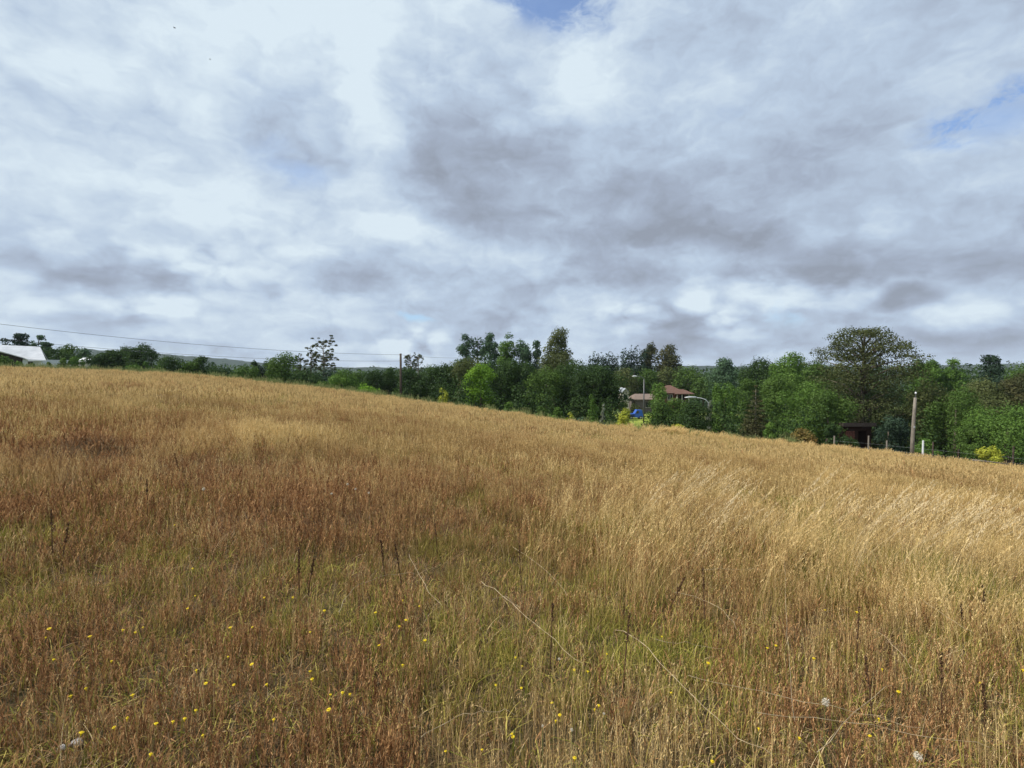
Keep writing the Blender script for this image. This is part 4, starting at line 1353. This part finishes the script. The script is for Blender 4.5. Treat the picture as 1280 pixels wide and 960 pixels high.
def family(kind, k, rng, n=4):
    """tufts of one kind; k is how coarse (1 near, larger further away); radius and blade width grow with k"""
    rad = .075 * k ** 1.1
    out = []
    for i in range(n):
        if kind == 'straw':
            out.append(proto("dry_tuft", [
                tuft(rng, 11, rad * 1.3, .34, .62, .0030 * k, .22, head='pan', headn=7, heads=.0046 * k, headlen=.24, seg=4 if k < 2 else 3) + (0,),
                tuft(rng, 10, rad * 1.2, .12, .36, .0042 * k, .6, seg=3) + (2,)], [STRAW, GREEN, DEAD]))
        elif kind == 'tussock':
            out.append(proto("dry_tussock", [
                tuft(rng, 34, rad * .8, .25, .58, .0030 * k, .35, head='pan', headn=5, heads=.0042 * k, headlen=.2, seg=4 if k < 2 else 3, tint=(.3, 1)) + (0,),
                tuft(rng, 8, rad, .12, .3, .0044 * k, .6, seg=3) + (1,)], [STRAW, GREEN, DEAD]))
        elif kind == 'green':
            out.append(proto("green_tuft", [
                tuft(rng, 26, rad * 1.2, .10, .30, .0058 * k, .7, seg=3) + (0,),
                tuft(rng, 8, rad, .2, .42, .0036 * k, .3, seg=3) + (0,),
                tuft(rng, 6, rad * 1.3, .10, .25, .0048 * k, .9, seg=3) + (1,)], [GREEN, DEAD]))
        elif kind == 'sorrel':
            out.append(proto("sorrel_tuft", [
                tuft(rng, 14, rad * 1.2, .18, .42, .0030 * k, .3, head='spike', headn=12, heads=.0062 * k, headlen=.6, seg=3) + (0,),
                tuft(rng, 12, rad * 1.3, .06, .2, .0048 * k, .9, seg=3) + (1,),
                tuft(rng, 6, rad * 1.2, .08, .2, .0060 * k, .9, seg=3) + (2,)], [REDB, DEAD, GREEN]))
        else:
            out.append(proto("dead_tuft", [
                tuft(rng, 26, rad * 1.4, .08, .30, .0042 * k, 1.15, seg=5 if k < 2 else 3) + (0,),
                tuft(rng, 6, rad, .15, .34, .0032 * k, .5, head='spike', headn=8, heads=.007 * k, headlen=.5, seg=3) + (1,)], [DEAD, REDB]))
    return out


def tall_protos(rng, lean=.55, k=3, w=.0028, hs=.010, nb=13, h0=.75, h1=1.15):
    out = []
    for i in range(k):
        out.append(proto("tall_grass_tuft", [
            tuft(rng, nb, .16, h0, h1, w, .42, lean=(lean * rng.uniform(.3, 1.3), -.05), head='pan', headn=18, heads=hs, headlen=.26, seg=6, tint=(.35, 1)) + (0,),
            tuft(rng, nb, .10, .3, .7, w * 1.2, .4, lean=(lean * .5, 0), seg=4) + (1,)], [STRAW, GREEN]))
    return out


def vnoise(x, y, s, seed):
    """smooth value noise for patchiness"""
    r_ = np.random.default_rng(seed)
    G_ = r_.random((64, 64))
    u = (x / s) % 64
    v = (y / s) % 64
    i, j = np.floor(u).astype(int), np.floor(v).astype(int)
    fu, fv = sstep(u - i), sstep(v - j)
    i2, j2 = (i + 1) % 64, (j + 1) % 64
    i %= 64; j %= 64
    return (G_[i, j] * (1 - fu) + G_[i2, j] * fu) * (1 - fv) + (G_[i, j2] * (1 - fu) + G_[i2, j2] * fu) * fv


def fbm(x, y, s, seed):
    return vnoise(x, y, s, seed) * .55 + vnoise(x, y, s / 2.1, seed + 1) * .3 + vnoise(x, y, s / 4.3, seed + 2) * .15


def wedge(n, r0, r1, half, rng, pw=1.0):
    """points spread evenly over the area, x sideways, y ahead"""
    r = np.sqrt(rng.uniform(r0 ** 2, r1 ** 2, n))
    a = rng.uniform(-half, half, n)
    return r * np.sin(a), r * np.cos(a)


def infield(x, y):
    X = np.clip(x / np.maximum(y, 1e-3), -2.2, 2.2)
    return np.maximum(y, np.hypot(x, y) * .42) < edge_depth(X) + 1.5


# large-scale character of the meadow, in metres on the ground
def weights(x, y):
    r = np.hypot(x, y)
    farness = sstep((y - 4.5) / 13)
    right = sstep((x - .12 * y - .1) / 1.3) * sstep((y - 2.9) / 1.8)
    nearf = 1 - sstep((y - 2.6) / 1.6)
    mound = np.exp(-(((x + 7.0) / 1.05) ** 2 + ((y - 8.3) / .8) ** 2))
    grp_ = np.exp(-(((x + 1.4) / 1.5) ** 2 + ((y - 18.0) / 1.3) ** 2)) + .8 * np.exp(-(((x + 17) / 2.0) ** 2 + ((y - 19.5) / 1.2) ** 2)) + .6 * np.exp(-(((x - 3.6) / .8) ** 2 + ((y - 5.1) / .45) ** 2))
    goldp = np.exp(-(((x + 6.2) / 1.1) ** 2 + ((y - 12.2) / 1.5) ** 2))
    nf = lambda s_, sd: np.clip((fbm(x + 50, y + 50, s_, sd) - .5) * 3.4 + .5, 0.02, 1.3)
    s1, s2 = (2.6 + 0 * r), 1.3
    straw = (.13 + 1.7 * farness + .55 * right) * (.3 + nf(3.1, 11)) * (1 - mound)
    tuss = (.03 + .45 * farness + 1.0 * right) * nf(2.3, 14) ** 2 + 5 * goldp
    green = (.95 - .66 * farness) * nf(2.0, 17) ** 1.7 + .55 * nf(5.5, 19) ** 5 + 3.5 * grp_
    sorr = (.8 - .52 * farness - .35 * right) * nf(2.4, 23) ** 1.6 * (1 - goldp) + .5 * np.clip(fbm(x + 20, y + 80, 6.5, 61) - .5, 0, 1) * 6 * sstep((y - 5) / 4) * (1 - .7 * sstep((y - 24) / 15))
    dead = (.75 - .5 * farness) * nf(1.7, 29) ** 1.3 + 6 * mound
    return np.stack([straw * (1 - .55 * nearf), tuss * (1 - .7 * nearf), green * (1 + .3 * nearf), sorr, dead * (1 + .2 * nearf)], 0)


FAM = [('straw', 'dry_grass', 'grass'), ('tussock', 'golden_grass', 'grass'), ('green', 'green_grass', 'grass'), ('sorrel', 'sorrel', 'ground cover'), ('dead', 'withered_grass', 'grass')]
DESC = {'straw': 'thin upright dry straw with seed heads', 'tussock': 'dense golden grass tussocks', 'green': 'olive and green grass blades', 'sorrel': 'red-brown seeding sorrel stems', 'dead': 'withered tangled brown grass'}
rng = np.random.default_rng(2024)
R_ = math.radians


def populate(x, y, k, hs, where):
    Wt = weights(x, y)
    Wt = Wt / Wt.sum(0)
    cs = np.cumsum(Wt, 0)
    pick = (rng.random(len(x))[None, :] > cs).sum(0)
    for i, (kd, nm, cat) in enumerate(FAM):
        sel = pick == i
        xs, ys = x[sel], y[sel]
        n = len(xs)
        if n < 5: continue
        pt = np.clip((fbm(xs + 9, ys + 70, 2.2, 41) - .42) * 2.6 * (1 - .55 * sstep((ys - 12) / 16)) + rng.normal(0, .16, n), 0, 1)
        sc = hs * rng.uniform(.62, 1.15, n) * (.75 + .5 * fbm(xs, ys, 2.7, 55)) * (.80 + .20 * sstep((np.hypot(xs, ys) - 2.4) / 2.5))
        scatter(nm, family(kd, k, rng), np.stack([xs, ys, height(xs, ys)], -1), rng.uniform(0, 6.28, n), sc, pt, DESC[kd] + where, cat)


x, y = wedge(2700, .25, 5.6, R_(62), rng)
xb, yb = wedge(800, .25, 2.4, R_(180), rng)
x, y = np.concatenate([x, xb]), np.concatenate([y, yb])
ok = np.hypot(x + 1.62, y - 1.86) > .13
populate(x[ok], y[ok], 1.6, .68, ' in the near meadow')
# low thatch: small leaves, litter and moss-high growth close to the soil
lp = []
for i in range(5):
    lp.append(proto("low_litter", [
        tuft(rng, 16, .15, .03, .13, .0085, 1.1, seg=3, tip=.3) + (0,),
        tuft(rng, 26, .16, .02, .10, .0052, 1.3, seg=4) + (1,),
        tuft(rng, 12, .15, .03, .12, .0070, 1.0, seg=3, tip=.3) + (2,)], [GREEN, DEAD, REDB]))
x, y = wedge(5600, .25, 8.5, R_(61), rng)
keep = rng.random(len(x)) < np.clip(5.5 / np.hypot(x, y), .3, 1)
x, y = x[keep], y[keep]
scatter('low_litter', lp, np.stack([x, y, height(x, y)], -1), rng.uniform(0, 6.28, len(x)), rng.uniform(.7, 1.3, len(x)), np.clip(rng.normal(.3, .3, len(x)), 0, 1),
        'short leaves, moss and withered litter close to the soil', 'ground cover')
x, y = wedge(9000, 5.2, 11, R_(59), rng)
populate(x, y, 2.05, .78, ' a few steps away')
x, y = wedge(17000, 10.5, 24, R_(57), rng)
populate(x, y, 2.9, .9, ' in the middle of the meadow')
x, y = wedge(42000, 23, 95, R_(56), rng)
ok = infield(x, y)
ok &= rng.random(len(x)) < np.clip(40 / np.hypot(x, y), .5, 1)
x, y = x[ok], y[ok]
populate(x, y, 5.0, .95, ' towards the crest of the meadow')
# tall leaning grass, right of centre
cl = [(1.05, 5.0, .8, 1.1, 60), (1.9, 6.2, 1.2, 1.4, 70), (2.9, 5.0, 1.2, .8, 50), (4.2, 6.3, 1.6, 1.0, 70), (5.6, 7.2, 1.6, 1.2, 60), (1.6, 7.6, 1.2, 1.2, 40), (4.4, 4.6, .9, .6, 26), (2.6, 3.4, .8, .5, 14)]
X_, Y_ = [], []
for cx, cy, sx, sy, n in cl:
    X_.append(rng.normal(cx, sx * .6, n)); Y_.append(rng.normal(cy, sy * .6, n))
X_, Y_ = np.concatenate(X_), np.concatenate(Y_)
ok = np.hypot(X_, Y_) > 2.6
ok2 = rng.random(ok.sum()) < .50
X_, Y_ = X_[ok][ok2], Y_[ok][ok2]
scatter('tall_grass', tall_protos(rng, .38, 6, .0028, .008, 10, .6, 1.1), np.stack([X_, Y_, height(X_, Y_)], -1), rng.normal(0.0, .8, len(X_)), rng.uniform(.65, 1.05, len(X_)), rng.uniform(0, .25, len(X_)),
        'tall pale grass leaning to the right with feathery heads', 'grass')
# a few separate high arching stems with pale plumes
cl = [(4.3, 6.2, 1.0, .7, 20), (5.4, 6.6, .8, .7, 16), (2.5, 7.2, .6, .7, 16), (1.7, 5.6, .5, .6, 8), (3.2, 5.2, .7, .4, 8), (4.6, 4.9, .6, .4, 7)]
X_, Y_ = [], []
for cx, cy, sx, sy, n in cl:
    X_.append(rng.normal(cx, sx * .7, n)); Y_.append(rng.normal(cy, sy * .7, n))
X_, Y_ = np.concatenate(X_), np.concatenate(Y_)
PLUME = plant_mat("pale_plumes", [(0.42, 0.30, 0.14), (0.58, 0.44, 0.23), (0.72, 0.58, 0.35)], .3)
pp = [proto("plume_grass", [tuft(rng, 5, .10, .85, 1.15, .0032, .25, lean=(.62, -.05), head='pan', headn=26, heads=.010, headlen=.2, seg=8, tint=(.3, 1)) + (0,)], [PLUME]) for _ in range(6)]
scatter('tall_grass', pp, np.stack([X_, Y_, height(X_, Y_)], -1), rng.normal(0.0, .3, len(X_)), rng.uniform(.7, 1.0, len(X_)), np.zeros(len(X_)), 'separate high arching grass stems with pale plumes', 'grass')
# taller fringe at the crest
px = rng.uniform(-60, 1330, 2000)
D = edge_depth((px - 640) / 640) - rng.uniform(-1.0, 4.5, len(px))
xs = (px - 640) / 640 * D
sc = rng.uniform(.6, 1.0, len(px)) * np.interp(px, [0, 700, 860, 1122, 1134, 1280], [.7, .8, 1.35, .8, .6, .5]) * (0.55 + 0.9 * fbm(px * .12 + 200, px * 0 + 3.3, 3.0, 91))
scatter('tall_grass', tall_protos(rng, .35, 3, .014, .020, 10, .5, .85), np.stack([xs, D, height(xs, D)], -1), rng.normal(0, .6, len(px)), sc, rng.uniform(0, .15, len(px)),
        'taller dry grass heads fringing the crest of the meadow', 'grass')
# pale green weeds on the crest at the left
px = rng.uniform(-40, 1010, 900)
kp = rng.random(900) < np.interp(px, [0, 60, 200, 480, 560, 700, 1010], [.8, 1, 1, .9, .35, .5, .25])
px = px[kp]
D = edge_depth((px - 640) / 640) + rng.uniform(.2, 3.2, len(px))
xs = (px - 640) / 640 * D
CRW = plant_mat("crest_weed_leaves", [(0.13, 0.16, 0.05), (0.22, 0.26, 0.09), (0.36, 0.36, 0.16)], .3)
wp = [proto("crest_weed", [tuft(rng, 24, .35, .45, .95, .02, .25, head='pan', headn=6, heads=.04, headlen=.6, seg=3) + (0,)], [CRW]) for _ in range(3)]
scatter('crest_weeds', wp, np.stack([xs, D, height(xs, D)], -1), rng.uniform(0, 6, len(px)), rng.uniform(.7, 1.25, len(px)), np.zeros(len(px)),
        'pale green weeds along the crest of the meadow', 'ground cover')
# rough scrub along the fence at the right
# ------------------------------------------------------------------ single plants one can pick out
def ground_pt(px, py, lift=0.0):
    """world point whose base lies where the pixel ray meets the grass at height lift"""
    u, v = (px - 640) / 640, (462 - py) / 640
    lo, hi = .5, 60
    for _ in range(50):
        D = (lo + hi) / 2
        if EYE + v * D > float(height(u * D, D)) + lift: lo = D
        else: hi = D
    return u * D, D, float(height(u * D, D))


rnd = random.Random(7)
YEL = mat("yellow_petals", (0.72, 0.54, 0.02), .6, .2, col2=(.60, .42, .01), nscale=40)
STEMG = mat("flower_stem_green", (0.14, 0.16, 0.05), .7, .2)
fl_xy = [(684, 915), (765, 713), (163, 790), (130, 796), (105, 850), (118, 838), (160, 905), (178, 915), (186, 913), (195, 913), (132, 912), (258, 930), (243, 848), (166, 880),
         (260, 849), (215, 896), (40, 806), (33, 832), (57, 935), (147, 950), (310, 786), (275, 827), (290, 787), (322, 827), (330, 915), (562, 952), (607, 952), (409, 760), (508, 757), (531, 758),
         (353, 846), (377, 850), (395, 853), (413, 864), (427, 877), (441, 870), (402, 876), (491, 846), (635, 827), (532, 801), (657, 921), (657, 925), (720, 830), (750, 817), (728, 850), (880, 842), (881, 827), (824, 800),
         (706, 887), (711, 889), (732, 885), (735, 899), (719, 954), (941, 911), (884, 950), (967, 815), (975, 805), (1022, 830), (1122, 846), (1225, 853), (1110, 928), (1119, 920), (1070, 765), (1180, 757), (988, 925),
         (967, 950), (855, 875), (640, 841), (500, 778), (480, 812), (488, 792), (360, 750), (390, 790), (245, 745), (233, 710), (220, 655), (138, 650), (150, 800), (65, 783), (340, 745), (475, 768), (1274, 838), (1040, 765), (1140, 868), (650, 857), (615, 850), (300, 850), (237, 762), (110, 800), (85, 880)]
o_root = None
for i, (px, py) in enumerate(fl_xy):
    lift = rnd.uniform(.20, .33)
    x, y, z = ground_pt(px, py, lift)
    if o_root is None:
        o_root = empty("yellow_flower", (0, 0, 0), "small yellow daisy-like flower on a thin stem in the near grass", "flower", "yellow flowers scattered in the near grass")
        MB().tube([(0.03, 0, -.02), (.01, .01, .12), (0, 0, .292)], [.0018, .0015, .0012], 5).build("stem", STEMG, o_root)
        m = MB()
        for j in range(15):
            a = j * 2 * math.pi / 15
            ca, sa_ = math.cos(a), math.sin(a)
            n_ = len(m.v)
            for (rr, ww, zz) in ((.002, .001, .292), (.009, .0026, .301), (.0165, .0014, .299)):
                m.v += [(ca * rr - sa_ * ww, sa_ * rr + ca * ww, zz), (ca * rr + sa_ * ww, sa_ * rr - ca * ww, zz)]
            m.f += [(n_, n_ + 1, n_ + 3, n_ + 2), (n_ + 2, n_ + 3, n_ + 5, n_ + 4)]
        m.tube([(0, 0, .285), (0, 0, .294), (0, 0, .303)], [.002, .007, .005], 8)
        m.build("flower_head", YEL, o_root)
        kids = list(o_root.children)
        o = o_root
    else:
        o = o_root.copy()
        COL.objects.link(o)
        for ch in kids:
            c = ch.copy()
            COL.objects.link(c)
            c.parent = o
    o.location = (x, y, z)
    o.scale = (1, 1, lift / .3)
    s_ = rnd.uniform(.32, .58) * (1 + .35 * min(1, max(0, (y - 2.2) / 3)))
    o.rotation_euler = (rnd.uniform(-.2, .3), rnd.uniform(-.25, .25), rnd.uniform(0, 6.28))
    o.scale = (s_, s_, lift / .3)

# white seed clocks
PUFF = mat("white_seed_down", (0.62, 0.56, 0.45), .9, .1)
puff_rows = [(1039, 885, .034, 'largest fluffy white seed clock, low in the right foreground'), (1158, 955, .032, 'white seed clock cut by the bottom edge at the right'),
             (433, 606, .03, 'upper left white seed head of the group at mid meadow'), (443, 612, .026, 'middle white seed head of the group at mid meadow'), (460, 617, .026, 'rightmost white seed head of the group at mid meadow'),
             (252, 612, .034, 'lone white seed head in the meadow at the left'), (413, 618, .026, 'leftmost white seed head of the group at mid meadow'), (700, 829, .012, 'tiny white seed head by the yellow flowers right of centre'),
             (716, 921, .012, 'tiny white seed head at the bottom, right of the big yellow flower'), (757, 900, .010, 'tiny white seed head in the dark gap near the bottom'), (679, 831 + 85, .010, 'tiny white seed head touching the big yellow flower at the bottom')]
for (px, py, r, lab) in puff_rows:
    lift = .34
    r *= .5
    x, y, z = ground_pt(px, py, lift)
    o = empty("seed_clock", (x, y, z), lab, "seed head")
    MB().tube([(0.02, 0, -.02), (0, .01, .2), (0, 0, lift - r * .3)], .0016, 5).build("stem", STEMG, o)
    rg = np.random.default_rng(int(px))
    d = sph(260, rg)
    C = d * (r * rg.uniform(.2, 1.15, 260) ** .8)[:, None] + np.array([0, 0, lift])
    vv, ff = leaf_quads(C, rg.normal(size=(260, 3)), r * .16, rg, 2.2)
    me = mesh_np('seed_ball', vv, ff)
    me.materials.append(PUFF)
    link(bpy.data.objects.new('seed_ball', me), o)

# pale stones lower left
STONE = mat("pale_stone", (0.42, 0.40, 0.38), .85, .2, col2=(.3, .28, .26), nscale=20, bump=.004)
for (px, py, r, lab) in ((84, 935, .022, 'larger pale stone lying in the grass at the lower left'), (66, 941, .015, 'smaller pale stone left of the larger one at the lower left')):
    x, y, z = ground_pt(px, py, .03)
    import bmesh
    bm = bmesh.new()
    bmesh.ops.create_icosphere(bm, subdivisions=3, radius=1)
    for v in bm.verts:
        k_ = 1 + .12 * math.sin(3 * v.co.x + 2 * v.co.y) + .1 * math.sin(5 * v.co.z + v.co.x * 4)
        v.co = Vector((v.co.x * r * 1.1 * k_, v.co.y * r * .9 * k_, v.co.z * r * .6 * k_))
    me = bpy.data.meshes.new('stone')
    bm.to_mesh(me); bm.free()
    me.materials.append(STONE)
    me.polygons.foreach_set('use_smooth', [True] * len(me.polygons))
    o = link(bpy.data.objects.new('stone', me))
    o.location = (x, y, z + .02)
    tag(o, lab, 'stone', 'pale stones at the lower left')

# dark seed stalks (dock)
def dock(px, py, h, lab, group=None, seed=0):
    h *= .82
    x, y, z = ground_pt(px, py, h)
    rg = np.random.default_rng(seed)
    o = empty("dock_plant", (x, y, z), lab, "plant", group)
    sway = rg.normal(0, .06, 2)
    MB().tube([(0, 0, -.02), (sway[0] * .5, sway[1] * .5, h * .5), (sway[0], sway[1], h * .97)], [.0045, .0035, .002], 6).build("stem", DARKS_S, o)
    n = int(rg.uniform(120, 300))
    t = rg.uniform(rg.uniform(.55, .75), 1, n)
    rad = .007 * (1.15 - t) / .4 + .003
    a = rg.uniform(0, 6.28, n)
    whorl = (0.65 + .35 * np.sin(t * 60))
    C = np.stack([sway[0] * t + np.cos(a) * rad * whorl, sway[1] * t + np.sin(a) * rad * whorl, t * h], -1)
    vv, ff = leaf_quads(C, rg.normal(size=(n, 3)), .007, rg)
    me = mesh_np('seed_spike', vv, ff, rg.random(n))
    me.materials.append(DARKS)
    link(bpy.data.objects.new('seed_spike', me), o)


DARKS_S = mat("dark_stem", (0.09, 0.05, 0.03), .8, .1)
dk = [(1077, 760, .62, 'thickest blackish seed stalk standing out in the golden grass at the right'), (688, 762, .5, 'dark seed stalk right of centre above the long fallen stalk'),
      (371, 684, .55, 'left dark seed stalk of the close pair left of centre'), (379, 690, .5, 'right dark seed stalk of the close pair left of centre'),
      (481, 676, .5, 'dark seed stalk left of the pair at the centre of the meadow'), (503, 676, .55, 'dark seed stalk right in the pair at the centre of the meadow'),
      (780, 782, .5, 'dark seed stalk at the upper end of the long diagonal fallen stalk'), (1188, 822, .5, 'broad brown seed stalk low in the right foreground'),
      (1214, 752, .55, 'brown seed stalk in golden grass behind the broad one at the right'), (1245, 735, .6, 'tall dark stalk near the right edge of the photo'),
      (1245, 855, .45, 'brown seed stalk in the lower right corner area'), (1101, 835, .45, 'brown seed stalk in the right foreground below the thickest one'),
      (885, 715, .6, 'slim dark stalk behind the flattened pale grass'), (830, 712, .55, 'slim dark stalk left of the flattened pale grass'),
      (181, 598, .6, 'slim brown stalk in the left meadow'), (227, 566, .6, 'slim brown stalk in the meadow below the bright gold patch'),
      (60, 640, .55, 'dark stalk near the left edge in the meadow'), (68, 655, .5, 'shorter dark stalk right of the one near the left edge'),
      (547, 648, .5, 'lone slim dark stalk just above the centre foreground'), (652, 680, .5, 'slim brown stalk below the curled white blade')]
for i, (px, py, h, lab) in enumerate(dk):
    dock(px, py, h, lab, seed=i)

# long fallen or leaning pale stalks
PALE_S = mat("pale_straw_stalk", (0.48, 0.38, 0.24), .7, .2, col2=(.30, .22, .13), nscale=14)
st = [([(600, 725), (640, 752), (680, 790), (730, 830)], .0028, 'long pale stalk lying diagonally left of centre foreground'),
      ([(614, 750), (632, 745), (652, 760)], .0024, 'short curved pale stalk touching the long diagonal one'),
      ([(770, 786), (800, 800), (860, 860), (910, 910), (972, 950)], .0030, 'longest straw stalk running diagonally to the bottom right'),
      ([(820, 800), (860, 805), (908, 813)], .0020, 'thin whitish stalk lying nearly level in front of the golden grass'),
      ([(865, 848), (940, 862), (1010, 880), (1085, 895), (1160, 912)], .0022, 'upper of two long whitish stalks lying across the lower right'),
      ([(952, 892), (1050, 903), (1150, 920), (1250, 938)], .0022, 'lower of two long whitish stalks lying across the lower right'),
      ([(508, 690), (530, 730), (552, 757)], .0026, 'straight straw stalk leaning down in the centre left'),
      ([(420, 765), (440, 735), (480, 718), (520, 716)], .0022, 'arched thin stalk left of centre'),
      ([(845, 740), (880, 748), (915, 772), (930, 795)], .0026, 'bent straw stalk below the flattened pale grass'),
      ([(880, 712), (930, 711), (985, 713)], .0024, 'level pale stalk in the flattened grass right of centre'),
      ([(985, 700), (987, 760), (992, 830), (1000, 905)], .0026, 'very tall upright straw stalk at the right'),
      ([(1100, 788), (1130, 815), (1160, 845)], .0024, 'short straight golden stalk leaning in the right meadow'),
      ([(1160, 750), (1200, 778), (1225, 792)], .0024, 'feathery stalk lying near the right edge'),
      ([(640, 683), (680, 710), (710, 742)], .0022, 'thin pale stalk crossing the meadow right of centre'),
      ([(1030, 945), (1090, 880), (1120, 858)], .0024, 'brownish stalk rising to the right in the lower right foreground'),
      ([(525, 925), (560, 900), (600, 893), (640, 892)], .0022, 'pale stalk arching near the bottom centre')]
for pts, r, lab in st:
    P3 = []
    for j, (px, py) in enumerate(pts):
        x, y, z = ground_pt(px, py, .32)
        P3.append(Vector((x, y, z + .32)))
    # smooth
    out = []
    for j in range(len(P3) - 1):
        p0, p1, p2, p3 = P3[max(j - 1, 0)], P3[j], P3[j + 1], P3[min(j + 2, len(P3) - 1)]
        for t in (0, .25, .5, .75):
            out.append(.5 * ((2 * p1) + (-p0 + p2) * t + (2 * p0 - 5 * p1 + 4 * p2 - p3) * t * t + (-p0 + 3 * p1 - 3 * p2 + p3) * t ** 3))
    out.append(P3[-1])
    for j, p in enumerate(out):
        p.x += rnd.gauss(0, .005); p.z += rnd.gauss(0, .006) - .02
    o = MB().tube([tuple(p) for p in out], [r * (1 - .5 * j / len(out)) * .62 for j in range(len(out))], 5).build("grass_stalk", PALE_S, None)
    tag(o, lab, 'grass stalk', 'long pale stalks lying in the grass')
